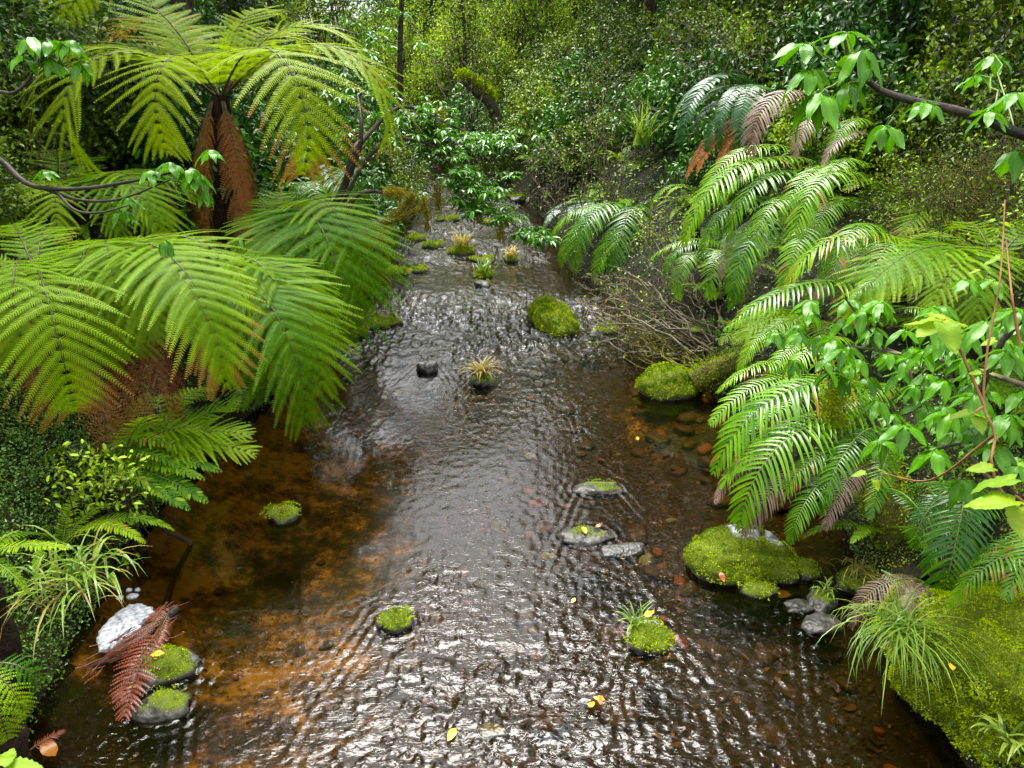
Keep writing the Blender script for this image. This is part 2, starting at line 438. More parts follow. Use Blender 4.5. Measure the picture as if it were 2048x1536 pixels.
# water: one rippled sheet
def water_h(x, y):
    wx = x + 0.05 * fbm(x * 3, y * 3, seed=31); wy = y + 0.06 * fbm(x * 3.3, y * 2.6, seed=32)
    l, r = edges(y)
    inside = smooth(0.0, 0.5, np.minimum(x - l, r - x))
    flow = 0.35 + 0.9 * smooth(7.6, 8.6, y) * (1 - smooth(10.6, 11.6, y)) + 0.8 * smooth(12.6, 13.6, y) + 0.9 * (1 - smooth(3.2, 4.6, y)) * smooth(-1.7, -0.4, x)
    flow = flow * (1 + .6 * smooth(7.4, 8.4, y))
    flow = flow + 0.35 * np.exp(-((x + 0.1) / 0.7) ** 2)
    flow = flow * (1 - 0.82 * smooth(-0.45, -1.0, x) * smooth(3.2, 4.2, y) * (1 - smooth(5.9, 6.9, y)))
    flow = flow * (1 - 0.65 * smooth(0.8, 1.4, x) * smooth(4.6, 5.2, y) * (1 - smooth(7.0, 8.0, y)))
    flow = flow * (0.55 + 0.9 * smooth(-0.35, 0.4, fbm(x * 0.9, y * 0.7, seed=35)))
    a = vnoise(wx * 8, wy * 12, seed=41); b = vnoise(wx * 17, wy * 25, seed=42); c = vnoise(wx * 31, wy * 42, seed=43)
    h = (0.0026 + .0042 * smooth(7, 9, y)) * (1 - np.abs(a) * 2) + 0.0038 * (1 - np.abs(b) * 2) + 0.0034 * c
    h = h * flow
    # standing waves below the riffle, near the bridge
    u = y - 0.16 * (x - 0.15) ** 2 + 0.06 * fbm(x * 2, y * 2, seed=44)
    h = h + 0.006 * np.cos(u * 2 * np.pi / 0.36) * np.exp(-((x - 0.3) / 0.95) ** 2) * (1 - smooth(3.0, 3.9, y))
    # rings and spreading wakes where stones break the surface
    for (rx, ry, rr) in WAKES:
        d = np.hypot(x - rx, (y - ry) * 1.1) - rr; dy = ry - y
        h = h + .0032 * np.cos(d * 2 * np.pi / .065) * np.exp(-np.maximum(d, 0) / .11) * (d < .5)
        dv = np.abs(x - rx + .02 * fbm(x * 4, y * 4, seed=51)) - rr - .30 * dy
        h = h + .0042 * np.cos(dv * 2 * np.pi / .07) * np.exp(-np.abs(dv) / .07) * np.exp(-np.maximum(dy, 0) / .6) * (dy > 0)
    return h * inside, flow * inside

WAKES = [(*on(a_, b_)[:2], c_) for a_, b_, c_ in ((788, 1243, .1), (1300, 1278, .11), (963, 765, .13), (855, 735, .12), (1482, 1125, .3), (1198, 978, .15), (1172, 1072, .15), (566, 1030, .1), (1340, 778, .28), (1105, 645, .25), (1608, 1142, .1), (1642, 1248, .1), (340, 1335, .15), (325, 1415, .13))]

rows = [-3.0]
while rows[-1] < 60:
    rows.append(rows[-1] + max(0.011, 0.0046 * abs(rows[-1])) if rows[-1] > 1.6 else rows[-1] + 0.06)
wy_ = np.array(rows)
cu = np.linspace(0, 1, 400)
WL, WR = edges(wy_)
WX = (WL - 0.45)[:, None] + (WR - WL + 0.9)[:, None] * cu[None]
WY = np.repeat(wy_[:, None], len(cu), 1)
WZ, WF = water_h(WX, WY)
WV = np.stack([WX, WY, WZ], -1).reshape(-1, 3)
wi = np.arange(WX.size).reshape(WX.shape)
WQ = np.stack([wi[:-1, :-1], wi[:-1, 1:], wi[1:, 1:], wi[1:, :-1]], -1).reshape(-1, 4)

def water_mat():
    m = bpy.data.materials.new("brown_stream_water"); n, l = nodes_of(m)
    n.remove(n["Principled BSDF"]); out = n["Material Output"]
    tc = n.new("ShaderNodeTexCoord"); mp = n.new("ShaderNodeMapping"); mp.inputs["Scale"].default_value = (1, 1.9, 1)
    l.new(tc.outputs["Object"], mp.inputs[0])
    nz = n.new("ShaderNodeTexNoise"); nz.noise_type = 'RIDGED_MULTIFRACTAL'; nz.inputs["Scale"].default_value = 27; nz.inputs["Detail"].default_value = 2.5
    nz.inputs["Roughness"].default_value = 0.55; nz.inputs["Distortion"].default_value = 0.7
    l.new(mp.outputs[0], nz.inputs["Vector"])
    fl = n.new("ShaderNodeAttribute"); fl.attribute_name = "tint"
    hm = n.new("ShaderNodeMath"); hm.operation = 'MULTIPLY'; l.new(nz.outputs["Fac"], hm.inputs[0]); l.new(fl.outputs["Fac"], hm.inputs[1])
    b = n.new("ShaderNodeBump"); b.inputs["Strength"].default_value = 1.0; b.inputs["Distance"].default_value = 0.0055
    l.new(hm.outputs[0], b.inputs["Height"])
    fr = n.new("ShaderNodeFresnel"); fr.inputs["IOR"].default_value = 1.36; l.new(b.outputs[0], fr.inputs["Normal"])
    gl = n.new("ShaderNodeBsdfGlossy"); gl.inputs["Roughness"].default_value = 0.015; gl.inputs["Color"].default_value = (1, 1, 1, 1); l.new(b.outputs[0], gl.inputs["Normal"])
    tr = n.new("ShaderNodeBsdfTransparent"); tr.inputs["Color"].default_value = (0.50, 0.39, 0.19, 1)
    mx = n.new("ShaderNodeMixShader"); l.new(fr.outputs[0], mx.inputs[0]); l.new(tr.outputs[0], mx.inputs[1]); l.new(gl.outputs[0], mx.inputs[2])
    l.new(mx.outputs[0], out.inputs[0])
    return m
link("stream_water", make_mesh("stream_water", WV, WQ, None, water_mat(), WF.ravel(), True), kind="structure")

# ------------------------------------------------------------------ ferns
KINDS = {
    'tree': dict(bi=True, n=21, m=31, ratio=0.26, pw=1.7, fa=18, droop=0.16, fwd=0.16, stipe=0.10, mat='tree_fern', rib='rib', base=0.06),
    'low': dict(bi=True, n=20, m=31, ratio=0.25, pw=1.5, fa=18, droop=0.13, fwd=0.18, stipe=0.12, mat='low_fern', rib='rib', base=0.06),
    'small': dict(bi=True, n=16, m=9, ratio=0.22, droop=0.18, fwd=0.10, stipe=0.15, mat='low_fern', rib='rib', base=0.2),
    'hang': dict(bi=False, n=36, m=6, ratio=0.15, droop=0.42, fwd=0.05, stipe=0.08, mat='hang_fern', rib='rib_green', base=0.25, fill=0.52),
    'crown': dict(bi=False, n=44, m=4, ratio=0.085, droop=0.15, fwd=0.05, stipe=0.06, mat='crown_fern', rib='rib', base=0.15, fill=0.78),
    'sword': dict(bi=False, n=34, m=4, ratio=0.12, droop=0.12, fwd=0.05, stipe=0.08, mat='low_fern', rib='rib_green', base=0.3, fill=0.75),
    'dead': dict(bi=True, n=26, m=14, ratio=0.10, droop=0.7, fwd=0.35, stipe=0.10, mat='dead_frond', rib='rib', base=0.06),
}

def arc(e0, e1, L, n=60, side=0.0, pw=1.25):
    t = np.linspace(0, 1, n)
    a = e0 + (e1 - e0) * t ** pw
    ds = L / (n - 1)
    x = np.concatenate([[0], np.cumsum((np.cos(a[1:]) + np.cos(a[:-1])) / 2 * ds)])
    z = np.concatenate([[0], np.cumsum((np.sin(a[1:]) + np.sin(a[:-1])) / 2 * ds)])
    return np.stack([x, side * L * t ** 2, z], -1)

def frond_meshes(kind, L, e0, e1, side=0.0, r=None, yellow=0.0, twist=0.0, mat=None, prune=0.0, brown=None):
    if brown is None: brown = rng.choice([0, 0, 0, .15, .3, .5])
    r = r or rng
    k = KINDS[kind]
    P = arc(e0, e1, L, 60, side, k.get('pw', 1.25)); T = norm(np.gradient(P, axis=0))
    n = k['n']
    q = np.linspace(0.0, 0.985, n) ** 0.93
    ti = (k['stipe'] + (1 - k['stipe']) * q) * 59
    def lerp(A):
        i = np.clip(np.floor(ti).astype(int), 0, 58); f = (ti - i)[:, None]
        return A[i] * (1 - f) + A[i + 1] * f
    p, t = lerp(P), norm(lerp(T))
    S = norm(np.cross(np.array([0, 0, 1.0]) + 0 * t, t)); N0 = np.cross(t, S)
    tw = twist * q[:, None]
    S, N = S * np.cos(tw) + N0 * np.sin(tw), N0 * np.cos(tw) - S * np.sin(tw)
    prof = (q + k['base']) ** 0.5 * (1 - q) ** 0.68
    prof = prof / prof.max() + 0.03
    gap = (1 - k['stipe']) * L / n
    # both sides
    sg = np.array([1, -1.0])
    fa = RAD(k.get('fa', 14)) + RAD(40) * q ** 2
    ln = L * k['ratio'] * prof[:, None] * r.uniform(0.88, 1.08, (n, 2))
    if prune > 0:
        ln = ln * (r.random((n, 2)) > prune)
    faj = fa[:, None] + r.normal(0, 0.06, (n, 2))
    d0 = (sg[None, :, None] * S[:, None] * np.cos(faj)[..., None] + t[:, None] * np.sin(faj)[..., None]
          + N[:, None] * (0.06 + r.normal(0, 0.06, (n, 2)))[..., None])
    d0 = norm(d0)
    m = k['m']
    dr = k['droop'] * r.uniform(0.75, 1.25, (n, 2))
    def along(u):
        u = np.asarray(u)
        return (p[:, None, None] + d0[:, :, None] * (u * 1.0)[None, None, :, None] * ln[:, :, None, None]
                + np.array([0, 0, -1.0]) * (dr * ln)[:, :, None, None] * (u ** 2)[None, None, :, None]
                + t[:, None, None] * (k['fwd'] * ln)[:, :, None, None] * (u ** 2)[None, None, :, None])
    mb = MB()
    base_t = np.clip(r.normal(0.45, 0.15) + yellow, 0, 1)
    ln = ln * np.where(r.random((n, 2)) < .035, r.uniform(.15, .6, (n, 2)), 1)
    if k['bi']:
        u = (np.arange(m) + 0.4) / m
        C = along(u); A = along(np.clip(u - 0.02, 0, 1)); B_ = along(u + 0.02)
        tan = norm(B_ - A)
        Nn = norm(N[:, None, None] - (N[:, None, None] * tan).sum(-1, keepdims=True) * tan)
        Bi = np.cross(tan, Nn)
        step = (ln / m)[:, :, None]
        pl = np.minimum(gap * 0.50, ln * 0.26)[:, :, None] * (1.03 - u[None, None]) ** 0.5
        out = []
        for s in (1, -1):
            d = norm(Bi * s * math.cos(RAD(26)) + tan * math.sin(RAD(26)) - Nn * 0.12)
            w = tan * (step * 0.45)[..., None]
            tip = C + d * pl[..., None]
            out.append(np.stack([C - w, C + w, tip + w * 0.35 + tan * (step * 0.25)[..., None], tip - w * 0.15 + tan * (step * 0.2)[..., None]], -2))
        Vq = np.stack(out, 3).reshape(-1, 3)
        Qq = np.arange(len(Vq)).reshape(-1, 4)
        tn = base_t + 0.18 * (q[:, None, None, None] - 0.4) + 0.16 * u[None, None, :, None] + r.normal(0, 0.06, (n, 2, m, 2))
        if brown > 0: tn = tn + 0.9 * np.clip((q[:, None, None, None] * 0.7 + 0.5 * u[None, None, :, None] - (1.2 - brown)) * 4, 0, 1) * r.uniform(.6, 1.1, (n, 2, 1, 1))
        mb.add(Vq, Qq, tint=np.repeat(tn.ravel(), 4))
    else:
        u = np.linspace(0, 1, m + 1)
        C = along(u); tan = norm(np.gradient(C, axis=2))
        Nn = norm(N[:, None, None] - (N[:, None, None] * tan).sum(-1, keepdims=True) * tan)
        Bi = np.cross(tan, Nn)
        wd = np.minimum(gap * k['fill'], ln * 0.5)[:, :, None] * 0.5 * np.maximum(np.sin(np.pi * (0.16 + 0.84 * u)) ** 0.6, 0.0)[None, None]
        wave = r.normal(0, 0.10, (n, 2, m + 1))
        e1_ = C + Bi * wd[..., None] + Nn * (wd * (0.30 + wave))[..., None]
        e2_ = C - Bi * wd[..., None] + Nn * (wd * (0.30 - wave))[..., None]
        Vs = np.stack([e1_, C, e2_], 3)            # n,2,m+1,3,3
        cnt = n * 2
        ii = np.arange(cnt)[:, None] * (m + 1) * 3 + np.arange(m)[None] * 3
        Qa = np.stack([ii, ii + 1, ii + 4, ii + 3], -1).reshape(-1, 4)
        Qb = np.stack([ii + 1, ii + 2, ii + 5, ii + 4], -1).reshape(-1, 4)
        tn = base_t + 0.15 * (q[:, None, None] - 0.4) + r.normal(0, 0.12, (n, 2, 1)) + 0.1 * u[None, None]
        tn = tn + 0.8 * (r.random((n, 2, 1)) < brown * .5) * (u[None, None] > r.uniform(.2, .9, (n, 2, 1)))
        mb.add(Vs.reshape(-1, 3), np.vstack([Qa, Qb]), tint=np.repeat(np.broadcast_to(tn, (n, 2, m + 1)).ravel(), 3))
    leaf = mb.mesh("frond", M[mat or k['mat']], not k['bi'])
    Vt, Qt = tube(P[::4], 0.0045 + 0.0035 * L, 0.0012, 4)
    rib = make_mesh("midrib", Vt, Qt, None, M[k['rib']], None, True)
    return leaf, rib

def solve_arc(B, P, e0, pw=1.25):
    d = P - B; r_ = math.hypot(d[0], d[1]); az = math.atan2(d[1], d[0])
    el = math.atan2(d[2], max(r_, 1e-4))
    e0 = max(e0, el + RAD(6))
    lo, hi = RAD(-170), e0
    for _ in range(40):
        mid = (lo + hi) / 2
        u = arc(e0, mid, 1.0, 40, 0, pw)[-1]
        if math.atan2(u[2], u[0]) < el: lo = mid
        else: hi = mid
    u = arc(e0, hi, 1.0, 40, 0, pw)[-1]
    return az, e0, hi, np.linalg.norm(d) / np.linalg.norm(u)

def add_frond(parent, base, tip, kind, e0=35, name="frond", label=None, **kw):
    """a frond that springs from BASE and reaches TIP (world points)"""
    base, tip = np.asarray(base, float), np.asarray(tip, float)
    az, a0, a1, L = solve_arc(base, tip, RAD(e0), KINDS[kind].get('pw', 1.25))
    side = kw.pop('side', rng.normal(0, 0.03))
    leaf, rib = frond_meshes(kind, L, a0, a1, side=0, **kw)
    o = link(name, leaf, parent, base - np.array(parent.location), (0, 0, az))
    link("midrib", rib, o)
    if label: o["label"] = label
    return o

def trunk_mesh(a, b, r0, r1, seed=0):
    pts = wander(a, b, 14, 0.05)
    V_, Q_ = tube(pts, r0, r1, 12)
    d = fbm(V_[:, 0] * 14, V_[:, 1] * 14, V_[:, 2] * 14, seed, 3)
    c = np.repeat(pts, 12, 0)
    V_ = c + (V_ - c) * (1 + 0.55 * d)[:, None]
    return make_mesh("trunk", V_, Q_, None, M['fern_trunk'], None, True)

def fern(name, label, crown, foot, fronds, kind, dead=(), r=(0.10, 0.07), group=None, yellow=0.0, e0=35, cat="fern", fill=3, spread=0.0):
    """crown/foot: world points; fronds: (px, py, Y[, e0[, yellow]]) picture points of the tips at depth Y"""
    crown = np.asarray(crown, float); foot = np.asarray(foot, float)
    t = thing(name, label, cat, foot, group)
    if np.linalg.norm(crown - foot) > 0.12:
        link("trunk", trunk_mesh(np.zeros(3), crown - foot, r[0], r[1], len(name)), t)
    for f in fronds:
        tip = at(f[0], f[1], f[2]); ee = f[3] if len(f) > 3 else e0
        off = norm(np.array([tip[0] - crown[0], tip[1] - crown[1], 0.0])) * r[1] * 0.6 + rng.normal(0, 1, 3) * spread * np.array([1, 1, .35])
        add_frond(t, crown + off, tip, kind, ee + (rng.normal(0, 9) if spread else 0), yellow=(f[4] if len(f) > 4 else yellow) + rng.normal(0, 0.08), twist=rng.normal(0, 0.28 if spread else 0.14))
    T_ = [at(f[0], f[1], f[2]) for f in fronds]
    T_.sort(key=lambda q: math.atan2(q[1] - crown[1], q[0] - crown[0]))
    for i in range(fill):
        j = int(rng.integers(0, len(T_))); w = rng.uniform(.3, .7)
        tip = T_[j] * w + T_[(j + 1) % len(T_)] * (1 - w)
        d = tip - crown; ln_ = np.linalg.norm(T_[j] - crown)
        if np.linalg.norm(d) < .45 * ln_: continue
        tip = crown + d / np.linalg.norm(d) * ln_ * rng.uniform(.7, .95) + np.array([0, 0, rng.uniform(-.25, .1)])
        off = norm(np.array([tip[0] - crown[0], tip[1] - crown[1], 0.0])) * r[1] * 0.6
        add_frond(t, crown + off, tip, kind, e0 + rng.uniform(-6, 14), yellow=yellow + rng.normal(0, .1), twist=rng.normal(0, .15))
    for f in dead:
        tip = at(f[0], f[1], f[2])
        off = norm(np.array([tip[0] - crown[0], tip[1] - crown[1], 0.0])) * r[1]
        add_frond(t, crown + off - np.array([0, 0, 0.06]), tip, 'dead', f[3] if len(f) > 3 else 0, name="dead_frond", mat=f[4] if len(f) > 4 else None)
    return t

# tall tree fern on the far side of the left bank
CA = at(440, 190, 8.6); FA = at(445, 520, 8.6)
fern("tree_fern", "tall tree fern with spreading yellow-green crown and a brown skirt of dead fronds", CA, FA,
     [(130, 40, 9.4, 62), (140, 152, 8.8, 42), (92, 206, 8.4, 40), (78, 262, 7.9, 40), (210, 345, 7.5, 38), (338, 305, 7.3, 40), 
      (604, 348, 7.4, 38), (768, 296, 8.2, 40), (770, 186, 8.8, 42), (728, 118, 9.2, 58), (556, 30, 9.6, 74), (240, 75, 9.8, 50),
      (360, 120, 10.2, 50), (620, 110, 10.2, 50)],
     'tree', fill=0, dead=[(402, 490, 8.35, -62), (420, 505, 8.25, -66), (410, 440, 8.3, -60), (490, 505, 8.2, -66), (503, 480, 8.3, -62), (494, 430, 8.2, -60)],
     r=(0.12, 0.10), yellow=0.22)
root = bpy.data.objects["tree_fern"]
for tip, yl in (((478, 40, 8.9), 0.5), ((452, 75, 8.5), 0.5)):
    add_frond(root, CA, at(*tip), 'small', 84, yellow=0.45, label="upright young frond still uncurling")
add_frond(root, CA, at(568, 118, 8.7), 'dead', 48, name="dead_frond", mat='red_frond', label="dead red-brown frond among the green ones")

# the ferns that hang over the left pool
CB = at(215, 505, 5.7)
fern("tree_fern", "low tree fern whose long fronds arch down over the brown pool", CB, ground(CB[0] - 0.1, CB[1] + 0.1),
     [(202, 732, 4.9, 26), (262, 710, 5.0, 26), (448, 742, 4.8, 24), (452, 676, 5.2, 26), (452, 772, 4.7, 20), (498, 660, 5.5, 28), (330, 625, 4.9, 30), (165, 640, 4.8, 30),
      (380, 640, 5.0, 28), (236, 600, 4.8, 34), (360, 560, 6.0, 30), (110, 540, 5.9, 24), (400, 590, 5.7, 30), (300, 680, 4.75, 24)],
     'low', e0=24, dead=[(265, 900, 5.1, -40), (330, 790, 5.0, -40), (210, 860, 5.0, -50), (355, 860, 5.2, -30, 'red_frond'), (170, 880, 5.1, -50), (300, 850, 4.9, -50), (240, 1090, 4.7, -45)],
     r=(0.13, 0.10), yellow=0.16, fill=2)
CB2 = at(415, 540, 6.5)
fern("tree_fern", "low tree fern with brown-tipped fronds pointing down across the water's edge", CB2, ground(CB2[0] - 0.1, CB2[1] + 0.1),
     [(532, 800, 5.5, 20), (636, 726, 5.9, 24), (640, 784, 5.7, 18), (612, 850, 5.4, 14), (642, 678, 6.2, 28), (600, 640, 6.3, 30), (570, 720, 5.8, 24), (480, 720, 5.7, 22), (540, 560, 6.8, 32), (590, 760, 5.6, 20)],
     'low', e0=24, dead=[(430, 720, 5.9, -40), (470, 760, 5.8, -35)], r=(0.12, 0.10), yellow=0.02, fill=2)
CC = at(70, 540, 5.2)
fern("tree_fern", "tree fern against the frame edge with one big frond hanging to a point", CC, ground(CC[0] - 0.05, CC[1] + 0.1),
     [(147, 822, 4.5, 22), (78, 600, 4.6, 28), (-60, 640, 4.7, 24), (-80, 560, 5.2, 28), (20, 470, 6.0, 34), (120, 480, 6.1, 34), (-40, 740, 4.5, 18), (30, 720, 4.4, 20), (215, 610, 4.9, 28)],
     'low', dead=[(20, 880, 4.9, -55), (60, 830, 4.8, -50), (-5, 960, 4.9, -55), (100, 860, 4.8, -50), (50, 960, 4.9, -60)], r=(0.13, 0.10), yellow=0.05)
CD = at(555, 455, 8.0)
fern("tree_fern", "bushy fern leaning to the stream in front of the dead-frond skirt", CD, ground(CD[0] - 0.1, CD[1] + 0.1),
     [(690, 500, 7.6), (704, 560, 7.4), (722, 650, 7.1), (696, 612, 7.2), (640, 470, 8.2), (560, 400, 8.8, 50), (505, 420, 8.6, 50), (610, 640, 6.9), (560, 610, 6.8), (650, 600, 7.1), (510, 560, 7.0), (660, 690, 7.0)],
     'low', yellow=0.0)
CE = at(150, 390, 7.4)
fern("tree_fern", "feathery fern low on the slope under the long bare branch", CE, ground(CE[0], CE[1] + 0.1),
     [(330, 420, 7.0), (300, 370, 7.6, 45), (20, 430, 7.0), (-20, 400, 7.6), (200, 330, 8.2, 50), (90, 330, 8.2, 50), (240, 470, 6.6), (120, 480, 6.5), (10, 480, 6.6), (390, 400, 7.4), (320, 480, 6.7), (60, 400, 6.6)],
     'low', yellow=0.1)
fern("fern", "young fern shoot with a single bright frond over the brown dead fronds", ground(-2.75, 4.75) + [0, 0, 0.35], ground(-2.75, 4.75) + [0, 0, 0.25],
     [(294, 832, 4.4, 20), (478, 802, 5.0, 30), (500, 870, 4.8, 30), (508, 908, 4.7, 25, 0.2), (455, 890, 4.7, 25)], 'low', yellow=0.0)
fern("sword_fern", "dark narrow-fronded fern trailing to the waterline below the tree ferns", ground(-2.95, 4.7), ground(-2.95, 4.7),
     [(444, 944, 4.5, 20), (417, 1006, 4.3, 15), (380, 1020, 4.2, 10), (340, 1000, 4.2, 15), (300, 980, 4.2, 25), (455, 905, 4.8, 20), (410, 960, 4.4, 20)], 'sword', yellow=-0.15)
CF = at(620, 375, 10.5)
fern("hanging_fern", "dark glossy fern behind the trunk of the leaning shrub", CF, ground(CF[0], CF[1]),
     [(700, 470, 10.0), (740, 420, 10.2), (560, 380, 10.0), (640, 480, 9.8), (600, 460, 9.8), (770, 360, 10.8, 40), (680, 340, 11.2, 45), (720, 500, 9.9), (690, 420, 9.8)], 'hang', yellow=-0.1)
CG = at(720, 440, 12.0)
fern("hanging_fern", "fern drooping into the water under the golden mossy branch", CG, ground(CG[0], CG[1]),
     [(790, 500, 11.6), (800, 440, 11.9), (760, 540, 11.4), (730, 530, 11.4), (700, 520, 11.4), (770, 380, 12.6, 40), (680, 490, 11.5), (810, 470, 12.2)], 'hang', yellow=0.0)

# ferns on the right bank
def hang(label, crown, tips, yellow=0.0, dead=(), kind='hang', name="hanging_fern", drop=0.12, fill=1):
    f = np.array(crown); g = ground(f[0] + 0.1, f[1] + 0.05)
    foot = f - np.array([0, 0, drop]) if g[2] < f[2] else g
    t = fern(name, label, crown, g if g[2] < f[2] - 0.02 else f - np.array([0, 0, 0.03]), tips, kind, yellow=yellow, r=(0.06, 0.05), e0=28, fill=fill, spread=.16)
    for d in dead:
        add_frond(t, f, at(d[0], d[1], d[2]), 'hang', d[3] if len(d) > 3 else 25, name="withered_frond", mat='grey_frond', label="withered grey-brown frond")
    return t

def cascade(label, fr, yellow=0.0, name="hanging_fern"):
    """a hanging fern rooted along the bank: every frond has its own root point; fr: (bx, by, bY, tx, ty, tY, e0, withered)"""
    roots = [at(*f[:3]) for f in fr]; c = np.mean(roots, 0); c[2] = min(c[2], ground(c[0], c[1])[2])
    t = thing(name, label, "fern", c)
    for f, p in zip(fr, roots):
        w = len(f) > 7 and f[7]
        add_frond(t, p, at(*f[3:6]), 'hang', f[6] + rng.normal(0, 4), name="withered_frond" if w else "frond", mat='grey_frond' if w else None,
                  label="withered grey-brown frond" if w else None, yellow=yellow + rng.normal(0, .12), twist=rng.normal(0, .2))
    return t
cascade("glossy hanging fern whose fronds trail over the twiggy shrub",
        [(1632, 325, 7.6, 1447, 402, 7.2, 22), (1601, 328, 7.6, 1368, 492, 7.0, 20), (1621, 359, 7.5, 1454, 482, 6.9, 22), (1539, 441, 7.2, 1450, 515, 6.9, 15), (1560, 400, 7.4, 1400, 520, 7.0, 18), (1590, 300, 7.8, 1400, 410, 7.5, 26),
         (1600, 430, 7.2, 1466, 602, 6.6, 16), (1560, 470, 7.1, 1482, 607, 6.7, 12), (1500, 470, 7.2, 1440, 560, 6.9, 10, 1), (1545, 520, 6.9, 1500, 585, 6.7, 10, 1)], .0)
cascade("bright hanging fern with long drooping leaflets below the grey withered fronds",
        [(1724, 328, 7.3, 1614, 445, 6.7, 24), (1722, 369, 7.2, 1585, 500, 6.5, 34), (1611, 410, 7.2, 1505, 527, 6.7, 22), (1690, 340, 7.3, 1560, 450, 6.8, 26), (1656, 470, 6.9, 1575, 560, 6.5, 22), (1650, 450, 6.9, 1568, 602, 6.3, 18),
         (1700, 420, 7.0, 1620, 520, 6.5, 30), (1707, 219, 7.8, 1612, 300, 7.4, 28), (1740, 250, 7.7, 1660, 330, 7.3, 30), (1628, 205, 7.9, 1506, 322, 7.5, 24, 1), (1680, 240, 7.8, 1590, 320, 7.4, 24, 1), (1734, 270, 7.6, 1645, 334, 7.2, 22, 1), (1720, 500, 6.6, 1640, 590, 6.2, 18, 1), (1690, 540, 6.4, 1630, 610, 6.2, 14, 1)], .22)
hang("hanging fern with one frond arching sideways from the bank", at(1800, 492, 6.3),
     [(1566, 602, 5.9, 25), (1660, 590, 5.8), (1700, 600, 5.7), (1640, 560, 6.0, 35), (1860, 600, 5.8), (1760, 610, 5.6)], 0.15, dead=[(1700, 605, 5.8, 20)])
cascade("hanging fern spreading wide behind the five-fingered shrub",
        [(1772, 585, 5.9, 1450, 662, 5.5, 20), (1587, 655, 5.6, 1478, 746, 5.3, 20), (1640, 640, 5.7, 1500, 700, 5.4, 22), (1601, 730, 5.3, 1433, 786, 5.0, 20), (1850, 570, 5.9, 1700, 600, 5.5, 34), (1700, 680, 5.5, 1560, 780, 5.0, 26),
         (1790, 620, 5.6, 1900, 690, 5.3, 30), (1640, 690, 5.5, 1530, 770, 5.1, 18)], .2)
cascade("large hanging fern with fronds dipping to the pool beside the mossy boulder",
        [(1645, 765, 5.2, 1420, 850, 4.8, 22), (1640, 790, 5.1, 1437, 874, 4.75, 18), (1782, 797, 4.9, 1428, 948, 4.5, 26), (1700, 800, 5.0, 1470, 905, 4.6, 24), (1720, 770, 5.1, 1540, 850, 4.8, 30), (1782, 840, 4.7, 1440, 975, 4.4, 24), (1760, 800, 4.9, 1640, 890, 4.5, 30),
         (1800, 780, 5.0, 1700, 860, 4.6, 34), (1640, 850, 4.8, 1520, 940, 4.5, 18), (1560, 790, 5.1, 1460, 880, 4.75, 14)], .02)
cascade("hanging fern with browned leaflets above the big mossy stone",
        [(1707, 862, 4.7, 1482, 1066, 4.2, 26), (1758, 859, 4.6, 1642, 1030, 4.1, 26), (1690, 940, 4.4, 1580, 1088, 4.05, 16), (1780, 900, 4.5, 1740, 1040, 4.0, 20), (1720, 900, 4.5, 1560, 1010, 4.2, 24),
         (1594, 883, 4.7, 1430, 1006, 4.4, 18, 1), (1662, 930, 4.5, 1488, 1072, 4.15, 18, 1), (1740, 930, 4.4, 1650, 1060, 4.05, 14, 1)], -.15)
hang("dark glossy fern frond reaching in over the green mossy boulder", at(2110, 1080, 3.3),
     [(1895, 1216, 3.05, 28), (1940, 1130, 3.3, 30), (2010, 1200, 3.0, 20)], -0.1)
hang("shaded fern in the hollow behind the mossy boulder", at(1960, 1010, 3.8),
     [(1850, 1150, 3.55), (1880, 1200, 3.45), (1920, 1150, 3.4), (1830, 1100, 3.7), (1800, 980, 4.1), (1740, 1000, 4.2)], -0.25)
hang("clump of withered grey fronds drooping over the moss quilt boulder", at(1850, 1165, 3.45), [(1900, 1230, 3.2, 20)], -.2,
     dead=[(1703, 1258, 3.35, 30), (1790, 1250, 3.2, 24), (1850, 1250, 3.15, 24)], fill=0)
CH = at(1990, 520, 5.0)
fern("fern", "feathery yellow-green fern spreading under the wiry brown shrub", CH, ground(CH[0], CH[1]),
     [(1800, 560, 4.8), (1700, 640, 4.6), (1790, 500, 5.3, 40), (1860, 620, 4.4), (1900, 460, 5.6, 45), (2080, 600, 4.6), (2100, 480, 5.4, 40), (1950, 640, 4.3), (1760, 600, 4.7)], 'low', yellow=.0, e0=25)
CI = at(1640, 640, 6.3)
fern("fern", "feathery bright fern peeping between the two big hanging ferns", CI, ground(CI[0], CI[1]),
     [(1470, 650, 6.2), (1500, 620, 6.5), (1560, 690, 5.9), (1480, 680, 6.0), (1640, 720, 5.8), (1720, 610, 6.4, 40), (1600, 580, 6.8, 40)], 'low', yellow=.0, e0=25)
CJ = at(1900, 430, 7.6)
fern("fern", "olive feathery fern high under the bent branch of five-fingered leaves", CJ, ground(CJ[0], CJ[1]),
     [(1780, 420, 7.4), (1800, 480, 7.0), (1860, 380, 8.0, 45), (1960, 480, 7.0), (2000, 400, 7.7, 40), (1850, 500, 6.9), (1900, 500, 6.8)], 'low', yellow=.1, e0=25)
hang("crown fern with narrow dark green fronds falling from a dark stump", at(1525, 200, 10.4),
     [(1348, 290, 9.9), (1345, 245, 10.1), (1362, 312, 9.8), (1412, 322, 9.7), (1442, 305, 9.7), (1380, 270, 9.9), (1470, 280, 9.7), (1400, 200, 10.6, 45), (1480, 330, 9.6), (1560, 300, 9.7)], 0.0, kind='crown', name="crown_fern")
ct = bpy.data.objects["crown_fern"]
for d in ((1372, 362, 9.7), (1432, 345, 9.6), (1470, 330, 9.6), (1500, 340, 9.5), (1392, 350, 9.6), (1450, 360, 9.6)):
    add_frond(ct, at(1520, 230, 10.3), at(*d), 'crown', 0, name="dead_frond", mat='dead_frond', label="dead rust-brown frond")
